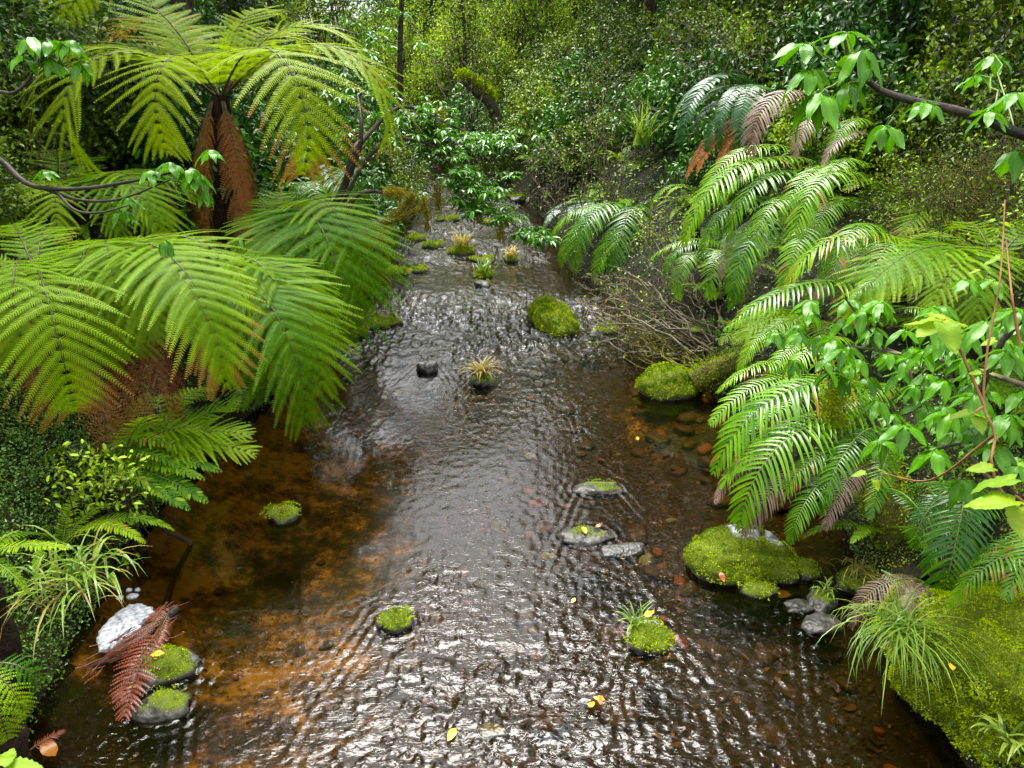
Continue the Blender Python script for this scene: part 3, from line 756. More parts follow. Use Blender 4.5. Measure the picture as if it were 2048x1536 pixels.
hang("fresh green fern on the slope under the crown fern", at(1390, 400, 9.6),
     [(1330, 400, 9.4), (1340, 440, 9.2), (1360, 370, 9.9, 50), (1430, 390, 9.8, 45), (1400, 450, 9.1), (1300, 430, 9.5), (1440, 440, 9.2)], 0.0, kind='sword', name="sword_fern")
hang("dark fern drooping over the far riffle", at(1290, 440, 12.4),
     [(1122, 532, 11.8), (1150, 545, 11.6), (1190, 560, 11.4), (1100, 480, 12.4), (1230, 560, 11.2), (1180, 450, 12.8, 40), (1240, 420, 13, 45), (1280, 560, 11.2), (1320, 540, 11.2), (1140, 500, 12.0)], -0.05)
hang("greyish narrow fern overhanging the far bend of the stream", at(1200, 420, 14.5),
     [(1090, 430, 14.2), (1085, 465, 13.9), (1110, 490, 13.6), (1130, 400, 14.8, 45), (1170, 380, 15.2, 50), (1150, 500, 13.4), (1240, 390, 14.6, 45)], -0.1, kind='crown', name="crown_fern")
hang("mid green fern above the twiggy shrub on the slope", at(1420, 500, 8.6),
     [(1330, 560, 8.3), (1360, 600, 8.1), (1300, 520, 8.6), (1420, 600, 7.9), (1380, 470, 9.0, 45), (1470, 470, 8.9, 45), (1460, 620, 7.8)], -0.1)
fern("fern", "single fern frond reaching in from the frame edge over the creeper", at(-60, 1110, 3.0), ground(at(-60, 1110, 3.0)[0], 3.0) * [1, 1, 0.9],
     [(142, 1098, 2.95, 22), (60, 1190, 2.85, 15), (40, 1060, 3.1, 35)], 'sword', yellow=0.1, fill=0)
fern("fern", "small fern hanging at the very bottom of the near bank", at(-40, 1330, 2.6), ground(at(-40, 1330, 2.6)[0], 2.6) * [1, 1, 0.85],
     [(45, 1440, 2.5, 10), (15, 1480, 2.45, 5), (40, 1400, 2.6, 20)], 'small', yellow=0.0, fill=0)

# ------------------------------------------------------------------ leafy shrubs
def shrub_mesh(seed, R, Hh, nleaf, ls, lw, mat, clumps=70, twig_r=0.008, oval=False, stem_mat='twig', open_=0.0, up=0.35):
    """a bush of height Hh and radius R: stems, twigs and leaves gathered in clumps"""
    r = np.random.default_rng(seed)
    tw, lf = MB(), MB()
    cen = []
    for i in range(clumps):
        th = r.uniform(0, 2 * np.pi); ph = r.uniform(0.0, 1.0)
        rad = r.uniform(0.45, 1.0) ** 0.6
        c = np.array([math.cos(th) * R * rad * math.sqrt(max(1 - (ph * 0.9) ** 2, 0.05)), math.sin(th) * R * rad * math.sqrt(max(1 - (ph * 0.9) ** 2, 0.05)), Hh * (0.12 + 0.88 * ph * r.uniform(0.7, 1.05))])
        cen.append(c)
    per = nleaf // clumps
    for c in cen:
        a = np.array([r.normal(0, 0.08 * R), r.normal(0, 0.08 * R), 0.0])
        p = wander(a, c, 7, 0.35, -0.06, r)
        tw.add(*tube(p, twig_r * 1.6, twig_r * 0.35, 4), tint=0.5)
        cr_ = R * r.uniform(0.12, 0.26)
        k = 5
        ends = c + r.normal(0, 1, (k, 3)) * cr_ * np.array([1, 1, 0.8])
        lp, ld = [], []
        base_t = r.normal(0.42, 0.26)
        for e in ends:
            q = wander(p[r.integers(3, 7)], e, 5, 0.4, 0, r)
            tw.add(*tube(q, twig_r * 0.5, twig_r * 0.15, 3), tint=0.5)
            m = max(per // k, 2)
            t = r.uniform(0.15, 1.05, m)
            pos = q[0] + (q[-1] - q[0]) * t[:, None] + r.normal(0, cr_ * 0.34, (m, 3))
            lp.append(pos); ld.append(np.repeat((e - c)[None], m, 0))
        lp = np.concatenate(lp); ld = norm(np.concatenate(ld)); m = len(lp)
        X = norm(ld * 0.5 + r.normal(0, 0.8, (m, 3)) + np.array([0, 0, -0.1]))
        Z = norm(r.normal(0, 0.5, (m, 3)) + np.array([0, 0, 0.7 + up]))
        L = ls * r.uniform(0.6, 1.25, m)
        add_leaves(lf, lp, X, Z, L, L * lw, np.clip(base_t + r.normal(0, 0.16, m), 0, 1), oval)
    return lf.mesh("foliage", M[mat]), tw.mesh("stem", M[stem_mat], True)

PROTO = {}
def proto(key, *a, **k):
    PROTO.setdefault(key, []).append(shrub_mesh(*a, **k))
for s in range(4): proto('olive', 100 + s, 1.0, 1.7, 5200, 0.075, 0.6, 'olive', 56, 0.006, stem_mat='bark')
for s in range(3): proto('lime', 120 + s, 1.0, 1.7, 4800, 0.078, 0.6, 'lime', 50, 0.006, stem_mat='bark')
for s in range(3): proto('mid', 140 + s, 1.0, 1.6, 3600, 0.12, 0.42, 'mid', 55, 0.008, oval=True, stem_mat='bark')
for s in range(2): proto('twiggy', 160 + s, 1.0, 1.5, 3600, 0.055, 0.55, 'lime', 80, 0.006)
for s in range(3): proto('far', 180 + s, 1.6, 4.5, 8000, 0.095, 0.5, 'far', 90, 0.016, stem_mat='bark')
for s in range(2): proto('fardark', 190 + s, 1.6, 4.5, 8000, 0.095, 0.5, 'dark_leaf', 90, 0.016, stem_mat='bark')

_pi = {}
def place(kind, loc, s, label, group, sz=None, name="shrub", cat="shrub", rotz=None):
    cx_ = loc[0] / max(loc[1] * CP + (CAM_H - loc[2]) * SP, .5)
    if abs(cx_) > .665 + 1.6 * s / max(loc[1], 1): return None
    near_ = 'left' if loc[0] < edges(loc[1])[0] + .5 else 'right'
    if loc[1] > 29: zone = ("framing the bright gap at the far end", "on the left side of the gully beyond the tall tree fern", "on the right slope of the gully's far end")[0 if abs(loc[0] + .1 * loc[1]) < .2 * loc[1] else (1 if loc[0] < 0 else 2)]
    elif near_ == 'left': zone = "behind the tall tree fern" if loc[1] < 13 else ("on the left slope beyond the leaning glossy shrub" if loc[1] < 20 else "on the left shore near the far bend")
    else:
        zone = ("beside the bent branch of big five-fingered leaves" if loc[1] < 10.5 else "above the crown fern on the right slope" if loc[1] < 15 and cx_ > .2 else
                "low on the right bank above the dark drooping fern" if loc[1] < 16 else "on the right slope behind the leaning mossy trunk" if cx_ < .12 else "high on the right slope behind the crown fern")
    if label.count("wooded slope"): label = label.replace(" on the wooded slope", "").replace(" on the slope", "") + " " + zone
    else: label = label.split(" in the ")[0].split(" at the ")[0] + " " + zone
    group = group.split(" on the ")[0].split(" far up")[0] + " " + zone
    lst = PROTO[kind]; i = _pi.get(kind, 0); _pi[kind] = i + 1
    f, st = lst[i % len(lst)]
    o = thing(name, label, cat, loc, group, (rnd.uniform(-.15, .15), rnd.uniform(-.15, .15), rnd.uniform(0, 6.28) if rotz is None else rotz))
    o.scale = (s, s, sz or s)
    link("foliage", f, o, kind="stuff"); link("stem", st, o)
    return o

LG = {
    'olive': ("olive small-leaved shrub on the wooded slope", "small-leaved shrubs on the slopes"),
    'lime': ("yellow-green small-leaved shrub on the wooded slope", "yellow-green shrubs on the slopes"),
    'mid': ("dark green broad-leaved shrub on the wooded slope", "broad-leaved shrubs on the slopes"),
    'twiggy': ("thin pale-twigged shrub on the wooded slope", "twiggy shrubs on the slopes"),
    'far': ("pale green young tree in the light at the far end of the gully", "young trees far up the stream"),
    'fardark': ("dark green young tree in the shade far up the gully", "dark young trees far up the stream"),
}
# slopes: left from y 9.5, right from y 8.5
for y in np.arange(9.5, 34, 1.35):
    l, r_ = edges(y)
    for j in range(7):
        x = l - 0.55 - j * 1.25 + rnd.uniform(-.4, .4)
        yy = y + rnd.uniform(-.5, .5)
        if yy < 11.5 and x > -3.3: continue
        k = rnd.choices(['olive', 'mid', 'lime', 'twiggy'], [3, 4, 2, .8])[0]
        g = ground(x, yy)
        place(k, g - [0, 0, .1], rnd.uniform(0.75, 1.25), *LG[k])
for y in np.arange(9.2, 34, 1.3):
    l, r_ = edges(y)
    for j in range(8):
        x = r_ + 0.55 + j * 1.2 + rnd.uniform(-.4, .4)
        yy = y + rnd.uniform(-.5, .5)
        if yy < 16 and x < r_ + 1.6 and yy > 11: continue
        if yy < 11.2 and x < 3.4: continue
        k = rnd.choices(['olive', 'mid', 'lime', 'twiggy'], [3.5, 2, 3.5, 1])[0]
        g = ground(x, yy)
        place(k, g - [0, 0, .1], rnd.uniform(0.75, 1.25), *LG[k])
# slope sides nearer than the hero ferns' backs
for (x, y, k, s) in [(-5.6, 7.8, 'olive', .9), (-6.4, 8.8, 'mid', 1.0), (-4.9, 9.0, 'olive', 1.0), (-7.2, 9.4, 'olive', 1.2), (-4.6, 6.6, 'olive', .6), (-5.4, 6.0, 'mid', .8),
                     (-6.0, 10.3, 'twiggy', 1.2), (-4.4, 10.2, 'olive', .9), (4.9, 7.6, 'olive', .9), (5.4, 8.6, 'lime', 1.1), (4.2, 8.9, 'lime', .8), (6.2, 9.2, 'olive', 1.2), (4.3, 6.4, 'twiggy', .8),
                     (4.9, 5.6, 'lime', .8), (5.6, 6.6, 'olive', 1.0), (4.0, 7.6, 'twiggy', .6), (3.9, 5.4, 'twiggy', .6), (3.6, 9.6, 'lime', .8), (2.9, 10.6, 'olive', .6)]:
    place(k, ground(x, y) - [0, 0, .1], s, *LG[k])
# far up the stream
for y in np.arange(30, 62, 3.2):
    l, r_ = edges(y)
    for j in range(9):
        for sgn in (-1, 1):
            x = (l - 1.0 - j * 2.6 if sgn < 0 else r_ + 1.0 + j * 2.6) + rnd.uniform(-1, 1)
            if abs(x) > 0.62 * y + 4: continue
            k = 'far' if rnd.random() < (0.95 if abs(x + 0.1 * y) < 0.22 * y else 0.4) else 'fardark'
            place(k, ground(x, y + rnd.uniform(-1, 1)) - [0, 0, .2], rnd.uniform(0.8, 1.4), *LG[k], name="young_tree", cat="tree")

# ------------------------------------------------------------------ tall forest trees on both flanks
def tree_meshes(seed, Ht, R, nleaf, mat):
    r = np.random.default_rng(seed)
    tk, lf = MB(), MB()
    tp = wander((0, 0, -0.3), (r.normal(0, .4), r.normal(0, .4), Ht * 0.95), 14, 0.08, 0, r)
    tk.add(*tube(tp, 0.22, 0.04, 9))
    for i in range(46):
        z = r.uniform(0.32, 1.0)
        b = tp[int(z * 12)]
        th = r.uniform(0, 6.28); rr = R * r.uniform(0.35, 1.0) * (1.05 - 0.5 * abs(z - 0.6))
        c = b + np.array([math.cos(th) * rr, math.sin(th) * rr, Ht * r.uniform(-0.03, 0.08)])
        tk.add(*tube(wander(b, c, 7, 0.2, -0.05, r), 0.05, 0.008, 5))
        m = nleaf // 46; cs = R * r.uniform(0.2, 0.34)
        P = c + r.normal(0, 1, (m, 3)) * cs * np.array([1, 1, .55])
        X = norm(r.normal(0, 1, (m, 3))); Z = norm(r.normal(0, .6, (m, 3)) + [0, 0, .8]); L = r.uniform(.10, .20, m)
        add_leaves(lf, P, X, Z, L, L * .5, np.clip(r.normal(.5, .12) + r.normal(0, .15, m), 0, 1))
    return tk.mesh("trunk", M['bark'], True), lf.mesh("crown", M[mat])
TREES = [tree_meshes(300 + i, 11 + i, 3.0, 9000, ['dark_leaf', 'mid', 'dark_leaf'][i % 3]) for i in range(3)]
k = 0
for y in np.arange(6.5, 46, 4.6):
    l, r_ = edges(y)
    for sgn in (-1, 1):
        for j in range(2):
            x = (l - 4.4 - j * 4.2 - 2.5 * (y > 26) if sgn < 0 else r_ + 4.4 + j * 4.2 + 2.5 * (y > 26)) + rnd.uniform(-.8, .8)
            yy = y + rnd.uniform(-1.2, 1.2)
            tk, lf = TREES[k % 3]; k += 1
            o = thing("forest_tree", "tall forest tree standing high on the wooded slope", "tree", ground(x, yy), "tall trees on the slopes", (0, 0, rnd.uniform(0, 6.28)))
            o.scale = (1, 1, rnd.uniform(.9, 1.2))
            link("trunk", tk, o); link("crown", lf, o, kind="stuff")

for (x, y) in [(-11, 27), (-9.5, 33), (-13, 36), (-15, 44), (-11, 48), (-6.5, 52), (-19, 52), (-2, 60), (-23, 40), (3, 50), (-4, 44)]:
    tk, lf = TREES[k % 3]; k += 1
    o = thing("forest_tree", "tall forest tree closing the far end of the gully", "tree", ground(x, y), "tall trees at the end of the gully", (0, 0, rnd.uniform(0, 6.28)))
    o.scale = (1.3, 1.3, rnd.uniform(.9, 1.2)); link("trunk", tk, o); link("crown", lf, o, kind="stuff")

# ------------------------------------------------------------------ five-fingered shrubs with palmate leaves
def blade_mesh(seed, serr=0.0, heart=False, name="leaflet", mat='gloss', wid=0.42, curl=0.30):
    """unit-length leaf blade: folded, curling down, with a wavy edge"""
    r = np.random.default_rng(seed); n = 15 if serr else 10
    u = np.linspace(0, 1, n)
    if heart: w = 0.5 * wid * (np.sin(np.pi * (u * 0.83 + 0.17)) ** 0.75) * (1.25 - 0.45 * u)
    else: w = 0.5 * wid * np.sin(np.pi * u ** 0.85) ** 0.9
    w[0] = 0.02 if not heart else w[0] * 0.8; w[-1] = 0.004
    if serr: w = w * (1 + serr * np.where(np.arange(n) % 2, 1, -1))
    x = u; z = -curl * u ** 2 + 0.03 * np.sin(u * 9 + seed)
    rowsv = []
    for f in (-1, -0.5, 0, 0.5, 1):
        zz = z + 0.16 * abs(f) * w * 2 - 0.22 * (abs(f) ** 2) * w + 0.018 * r.normal(0, 1, n) * abs(f)
        rowsv.append(np.stack([x + (0.05 * abs(f) if not heart else -0.12 * abs(f) * (1 - u)), f * w, zz], -1))
    Vv = np.stack(rowsv, 1).reshape(-1, 3)
    i = np.arange(n - 1)[:, None] * 5 + np.arange(4)[None]
    Qv = np.stack([i, i + 1, i + 6, i + 5], -1).reshape(-1, 4)
    fr = np.tile(np.abs([-1, -.5, 0, .5, 1]), n)
    return make_mesh(name, Vv, Qv, None, M[mat], 0.5 + 0.2 * (1 - fr) * (fr < .2) + r.normal(0, .05, len(Vv)), True)

LEAFLET = [blade_mesh(400 + i, curl=c) for i, c in enumerate((0.22, 0.32, 0.42, 0.5))]
SERR = [blade_mesh(420 + i, 0.07, True, "leaf", 'serrate', 0.72, c) for i, c in enumerate((0.15, 0.28, 0.4))]

def palmate(parent, c, s, droop=0.3, n=None, tilt=(0, 0), frm=None, az=None):
    """one compound leaf: a petiole ending at world point C, 5 to 7 leaflets fanned round it"""
    c = np.asarray(c, float); pl = np.array(parent.location)
    frm = c + np.array([rnd.uniform(-.3, .3), rnd.uniform(-.3, .3), -1.0]) * s * 0.8 if frm is None else np.asarray(frm, float)
    pts = wander(frm - c, np.zeros(3), 6, .12)
    Vt, Qt = tube(pts, 0.0028, 0.002, 5)
    leaf = link("leaf", make_mesh("petiole", Vt, Qt, None, M['rib_green'], None, True), parent, c - pl)
    s *= 0.92
    n = n or rnd.choice((5, 6, 6, 7))
    a0 = rnd.uniform(0, 6.28) if az is None else az
    for i in range(n):
        L = s * rnd.uniform(.75, 1.12)
        o = link("leaflet", rnd.choice(LEAFLET), leaf, (0, 0, 0), (rnd.uniform(-.25, .25) + tilt[0], droop + rnd.uniform(-.22, .25) + tilt[1] * math.cos(a0 + i), a0 + i * 6.283 / (n + 0.35) + rnd.uniform(-.12, .12)), scale=(L, L, L))
        o.rotation_mode = 'XYZ'
    return leaf

def branch(parent, pts, r0, r1, mat='stem_dark', name="branch", n=26, sides=7):
    p = spline(np.array(pts), n) - np.array(parent.location)
    Vt, Qt = tube(p, r0, r1, sides)
    return link(name, make_mesh(name, Vt, Qt, None, M[mat], None, True), parent)

# over the top of the right bank, near the camera
b0 = ground(2.75, 2.6)
five = thing("five_finger_shrub", "large glossy five-fingered leaves on a bent branch high over the hanging ferns", "shrub", b0)
Yb = 2.25
branch(five, [b0, b0 + [-.15, -.05, .9], at(2150, 330, Yb), at(2040, 270, Yb), at(1929, 226, Yb), at(1809, 198, Yb + .03), at(1751, 174, Yb + .05), at(1703, 126, Yb + .05), at(1690, 80, Yb + .05)], 0.022, 0.004)
for (px, py, s, dr, Y_) in [(1724, 99, .125, .55, 2.25), (1693, 66, .115, .1, 2.4), (1611, 84, .10, .35, 2.3), (1621, 138, .11, .5, 2.25), (1642, 186, .12, .6, 2.2), (1700, 166, .10, .5, 2.35), (1772, 250, .10, .6, 2.4),
                          (1854, 203, .075, .35, 2.2), (1980, 221, .09, .35, 2.2), (2031, 187, .11, .3, 2.3), (2030, 300, .10, .5, 2.3), (1990, 110, .09, .3, 2.9), (1960, 150, .09, .3, 2.9)]:
    near = at(min(max(px + 40, 1703), 2060), 150 + (min(max(px + 40, 1703), 2060) - 1703) * .34, Yb + .04)
    palmate(five, at(px, py, Y_), s, dr, frm=near)

# thicket on the right bank
b1 = ground(2.75, 3.3)
five2 = thing("five_finger_shrub", "dense five-fingered shrub with shiny leaves leaning out of the right bank", "shrub", b1)
branch(five2, [b1, at(1960, 900, 3.1), at(1985, 720, 3.1), at(2060, 620, 3.1)], 0.018, 0.012)
branch(five2, [b1 + [-.05, .2, 0], at(1840, 790, 3.6), at(1818, 720, 3.7), at(1760, 690, 3.8), at(1720, 640, 3.9)], 0.013, 0.004, 'twig')
branch(five2, [at(2080, 780, 3.3), at(1900, 725, 3.5), at(1780, 705, 3.7), at(1690, 690, 3.9)], 0.014, 0.006, 'twig')
branch(five2, [at(1960, 880, 3.1), at(1870, 900, 3.0), at(1850, 930, 2.9)], 0.008, 0.004)
branch(five2, [at(1770, 700, 3.7), at(1700, 560 + 50, 3.8), at(1690, 590, 3.8)], 0.006, 0.003)
for (px, py, s, dr, Y_) in [(1868, 900, .15, .55, 2.8), (1812, 850, .14, .4, 2.9), (1900, 825, .14, .4, 2.9), (1868, 640, .13, .5, 2.9), (1975, 645, .13, .5, 2.9), (1940, 560, .10, .35, 3.1), (1780, 706, .12, .6, 3.4),
                          (1550, 665, .12, .4, 3.9), (1600, 650, .11, .4, 4.0), (1640, 670, .12, .4, 3.9), (1690, 640, .12, .4, 3.9), (1740, 660, .12, .4, 3.8), (1650, 720, .12, .5, 3.8), (1720, 720, .12, .5, 3.7), (1590, 720, .11, .6, 3.8),
                          (1760, 620, .12, .35, 3.8), (1810, 660, .12, .4, 3.5), (1850, 700, .13, .4, 3.3), (1930, 720, .13, .4, 3.1), (2010, 700, .13, .4, 3.0), (1950, 790, .14, .4, 2.9), (2020, 830, .14, .4, 2.8), (1990, 890, .14, .45, 2.8), (2040, 930, .13, .5, 2.7),
                          (1930, 960, .13, .5, 2.8), (1700, 560 + 40, .11, .3, 3.9), (2040, 620, .12, .3, 3.0), (1990, 560, .11, .3, 3.2), (1890, 760, .13, .4, 3.1), (1830, 770, .12, .5, 3.2), (1960, 850, .13, .4, 2.9), (1760, 880, .12, .5, 3.0), (2045, 780, .13, .4, 2.9)]:
    palmate(five2, at(px, py, Y_), s, dr)
for i in range(95):
    px, py = rnd.uniform(1600, 2060), rnd.uniform(600, 930)
    if py > 640 + (px - 1500) * .7: continue
    palmate(five2, at(px, py, rnd.uniform(3.2, 4.0)), .12, .4)

# top left and along the long branch
b2 = ground(-3.6, 4.6)
five3 = thing("five_finger_shrub", "five-fingered sprig with shiny leaves in front of the tree fern crown", "shrub", b2)
branch(five3, [b2, b2 + [-.3, -.1, 1.0], at(-60, 210, 4.3), at(30, 185, 4.2), at(70, 140, 4.2), at(100, 95, 4.2)], 0.014, 0.005)
for (px, py, s, dr) in [(100, 80, .16, .4), (60, 75, .15, .35), (140, 80, .14, .5), (160, 120, .13, .6), (100, 115, .13, .5), (45, 110, .12, .4)]:
    palmate(five3, at(px, py, 4.2), s, dr)
b3 = ground(-3.9, 4.9)
five4 = thing("five_finger_shrub", "long bare arching branch with glossy leaves at its tip before the dead fronds", "shrub", b3)
branch(five4, [b3, at(-80, 280, 4.7), at(0, 320, 4.7), at(60, 370, 4.6), at(150, 378, 4.6), at(250, 365, 4.6), at(345, 345, 4.6)], 0.022, 0.007)
branch(five4, [at(90, 378, 4.6), at(160, 400, 4.6), at(240, 398, 4.6), at(340, 360, 4.6)], 0.012, 0.004)
branch(five4, [at(110, 380, 4.6), at(150, 420, 4.5), at(200, 425, 4.5), at(260, 410, 4.5)], 0.010, 0.004)
for (px, py, s, dr) in [(380, 335, .16, .6), (395, 350, .15, .7), (340, 325, .14, .4), (420, 300, .12, .4), (300, 340, .12, .4), (240, 420, .13, .6), (330, 480, .12, 1.0), (255, 395, .11, .5), (410, 380, .12, .8), (90, 340, .10, .4), (480, 480, .12, .5)]:
    palmate(five4, at(px, py, 4.6 if px < 450 else 6.5), s, dr)

# serrated-leaf saplings with red stems
def serrated(label, foot, stems, leaves):
    t = thing("serrated_sapling", label, "sapling", foot)
    for st in stems:
        branch(t, st, 0.0055, 0.0022, 'red_stem', "stem")
    for (px, py, Y_, s, az, pitch) in leaves:
        s *= 0.72
        o = link("leaf", rnd.choice(SERR), t, at(px, py, Y_) - np.array(foot), (rnd.uniform(-.2, .2), pitch, az), scale=(s, s, s))
    return t
f1 = ground(2.55, 2.5)
lv = [(1880, 640, 2.3, .14, 2.6, .2), (1885, 640, 2.3, .14, 0.2, .15), (1890, 648, 2.25, .15, -1.5, .6), (1880, 640, 2.35, .12, 1.4, -.1), (1875, 645, 2.3, .13, 3.6, .3),
      (1990, 680, 2.3, .06, 3.0, .3), (2015, 685, 2.3, .06, -.4, .3), (2000, 515, 2.3, .07, 2.8, .4), (1935, 825, 2.2, .08, 3.0, .2), (1950, 828, 2.2, .09, .3, .3), (1955, 835, 2.2, .08, -1.6, .5), (1962, 745, 2.2, .05, 3.0, .1), (1985, 750, 2.2, .05, .2, .1),
      (1730, 945, 2.9, .08, 3.0, .3), (1760, 940, 2.9, .08, .6, .4), (1750, 960, 2.9, .07, -1.5, .6), (1770, 950, 2.9, .06, -.3, .4), (1990, 440, 2.6, .05, 3.0, .2), (2005, 445, 2.6, .05, 0.2, .2), (1975, 430, 2.6, .05, 1.8, .2), (1960, 540, 2.5, .05, 2.9, .3), (1975, 560, 2.5, .05, .2, .3)]
serrated("slim sapling with red stems and yellow serrated leaves in front of the shiny thicket", f1,
         [[f1, at(2012, 1010, 2.1), at(1990, 870, 2.15), at(1968, 810, 2.2), at(1975, 700, 2.25), at(2000, 560, 2.35), at(2010, 400, 2.5)],
          [at(1968, 810, 2.2), at(1900, 655, 2.3), at(1884, 640, 2.3)], [at(2040, 690, 2.25), at(2025, 600, 2.3), at(2012, 480, 2.45)], [at(1968, 812, 2.2), at(1945, 828, 2.2)],
          [at(1990, 870, 2.15), at(1860, 960, 2.6), at(1760, 945, 2.9)]], lv)
f2 = ground(2.6, 1.75)
serrated("big bright serrated leaves at the frame edge over the dark hollow", f2,
         [[f2, at(2100, 1090, 1.7), at(2060, 1015, 1.7)], [at(2060, 1015, 1.7), at(2030, 990, 1.7)]],
         [(2030, 1000, 1.7, .17, 3.05, .1), (2040, 1010, 1.7, .14, -1.75, .5), (2030, 960, 1.75, .14, 2.9, .1), (2060, 990, 1.7, .15, -.8, .4), (1985, 935, 2.0, .10, 3.0, .1), (2050, 935, 1.9, .10, .3, .1)])
f3 = ground(-2.35, 1.9)
serrated("broad serrated leaf poking up at the bottom corner of the near bank", f3, [[f3, at(-30, 1570, 1.85), at(40, 1550, 1.85)]],
         [(10, 1545, 1.85, .16, .15, -.1), (0, 1530, 1.85, .12, 1.7, .1), (50, 1560, 1.85, .10, .7, .1)])

# ------------------------------------------------------------------ glossy shrub that leans over the stream
def whorl_leaves(mb, C, n, L, W, r, t0=.5):
    for c in C:
        a = r.uniform(0, 6.28) + np.arange(n) * 6.283 / n + r.normal(0, .2, n)
        el = r.uniform(-.7, .15, n)
        X = np.stack([np.cos(a) * np.cos(el), np.sin(a) * np.cos(el), np.sin(el)], -1)
        Z = np.array([0, 0, 1.0]) + r.normal(0, .15, (n, 3))
        ll = L * r.uniform(.7, 1.2, n)
        add_leaves(mb, c + X * .01, X, Z, ll, ll * W, np.clip(t0 + r.normal(0, .15, n), 0, 1), True)

r8 = np.random.default_rng(88)
bt = ground(*at(655, 500, 9.6)[:2])
lean = thing("leaning_shrub", "dark-stemmed shrub whose leafy glossy boughs lean out across the stream", "shrub", bt)
branch(lean, [bt, at(655, 455, 9.5), at(690, 370, 9.5), at(708, 300, 9.6), at(735, 270, 9.9)], .055, .03, name="trunk")
branch(lean, [at(690, 370, 9.5), at(718, 300, 9.4), at(722, 240, 9.5), at(715, 190, 9.8)], .035, .015)
branch(lean, [at(660, 460, 9.5), at(750, 300, 9.8), at(860, 290, 10.3), at(960, 400, 10.4), at(1060, 470, 10.2)], .03, .008, 'bark')
branch(lean, [at(708, 300, 9.6), at(800, 215, 10.2), at(900, 250, 10.6), at(1000, 290, 10.8)], .03, .006, 'bark')
regions = [(740, 60, 60, 40, 8, 11.5), (730, 130, 70, 40, 12, 11), (760, 190, 60, 40, 14, 10.8), (830, 240, 70, 30, 26, 10.6), (760, 260, 60, 30, 18, 10.2), (870, 275, 50, 25, 20, 10.5), (850, 225, 50, 20, 10, 10.8), (905, 300, 40, 20, 16, 10.5), (980, 280, 45, 22, 16, 10.8), (1010, 300, 35, 20, 8, 10.8),
           (920, 345, 45, 18, 16, 10.4), (950, 365, 45, 18, 18, 10.3), (930, 400, 40, 16, 14, 10.3), (985, 380, 30, 14, 8, 10.3), (960, 415, 40, 16, 12, 10.2), (1015, 430, 35, 16, 12, 10.2), (1060, 470, 35, 16, 14, 10.1), (1085, 480, 16, 8, 6, 10.1), (820, 385, 40, 14, 8, 10.3), (690, 200, 40, 40, 12, 10.6)]
mb = MB(); tw = MB()
for (px, py, rx, ry, n, Y_) in regions:
    for i in range(int(n * 1.5)):
        a, b = px + r8.normal(0, rx * .6), py + r8.normal(0, ry * .6)
        c = at(a, b, Y_ + r8.normal(0, .35))
        whorl_leaves(mb, [c], 7, .125, .36, r8, .55)
        tw.add(*tube(wander(c, at(px - 10, py + 12, Y_), 5, .25, 0, r8), .004, .006, 4))
link("foliage", mb.mesh("foliage", M['gloss']), lean, -np.array(lean.location), kind="stuff")
link("twigs", tw.mesh("twigs", M['bark'], True), lean, -np.array(lean.location), kind="stuff")

# hanging moss and mossy boughs
def moss_beard(parent, p, ln, w, seed):
    r = np.random.default_rng(seed); m = 420
    z = r.uniform(0, 1, m) ** 1.2
    P = np.asarray(p) + np.stack([r.normal(0, w, m) * (1 - .6 * z), r.normal(0, w * .6, m), -z * ln], -1)
    X = norm(r.normal(0, .45, (m, 3)) + [0, 0, -1]); Z = norm(r.normal(0, 1, (m, 3)))
    L = r.uniform(.02, .05, m); b = MB(); add_leaves(b, P - np.array(parent.location), X, Z, L, L * .4, np.clip(r.normal(.5, .2, m), 0, 1))
    return link("hanging_moss", b.mesh("hanging_moss", M['moss_gold']), parent, kind="stuff")

def moss_sleeve(parent, pts, rad, n, mat='moss_gold', seed=0, size=.03):
    r = np.random.default_rng(seed); p = spline(np.array(pts), 60)
    i = r.integers(0, 60, n); nrm = norm(r.normal(0, 1, (n, 3)) + [0, 0, .5])
    P = p[i] + nrm * rad * r.uniform(.6, 1.2, n)[:, None] + r.normal(0, rad * .3, (n, 3))
    b = MB(); L = size * r.uniform(.6, 1.3, n)
    add_leaves(b, P - np.array(parent.location), norm(nrm + r.normal(0, .6, (n, 3))), norm(r.normal(0, 1, (n, 3))), L, L * .5, np.clip(r.normal(.45, .2, n), 0, 1))
    return link("moss", b.mesh("moss", M[mat]), parent, kind="stuff")

bm_ = ground(*at(640, 530, 9.2)[:2])
bough = thing("mossy_bough", "fallen bough wrapped in golden moss slanting out over the stream", "branch", bm_)
B1 = [bm_, at(672, 502, 9.2), at(740, 462, 9.4), at(790, 430, 9.6), at(815, 405, 9.7), at(826, 392, 9.7)]
B2 = [at(765, 450, 9.5), at(810, 432, 9.6), at(845, 415, 9.7), at(848, 398, 9.7)]
branch(bough, B1, .05, .025, 'moss_bark'); branch(bough, B2, .03, .015, 'moss_bark')
moss_sleeve(bough, B1, .045, 1500, seed=1); moss_sleeve(bough, B2, .03, 700, seed=2)
for (px, py, ln, w, Y_) in [(762, 450, .28, .07, 9.5), (852, 418, .25, .02, 9.7), (742, 462, .18, .08, 9.4)]:
    moss_beard(bough, at(px, py, Y_), ln, w, int(px))
for (px, py, ln, w, Y_) in [(875, 372, .30, .035, 10.3), (958, 405, .26, .06, 10.3), (1000, 435, .28, .05, 10.2), (880, 215, .25, .05, 11)]:
    moss_beard(lean, at(px, py, Y_), ln, w, int(px) + 3)
g2 = at(690, 480, 9.4)
bough2 = thing("mossy_bough", "grey bough with a tuft of yellow moss at its bend", "branch", g2)
B3 = [g2, at(700, 415, 9.3), at(725, 385, 9.3), at(770, 385, 9.4), at(800, 388, 9.4)]
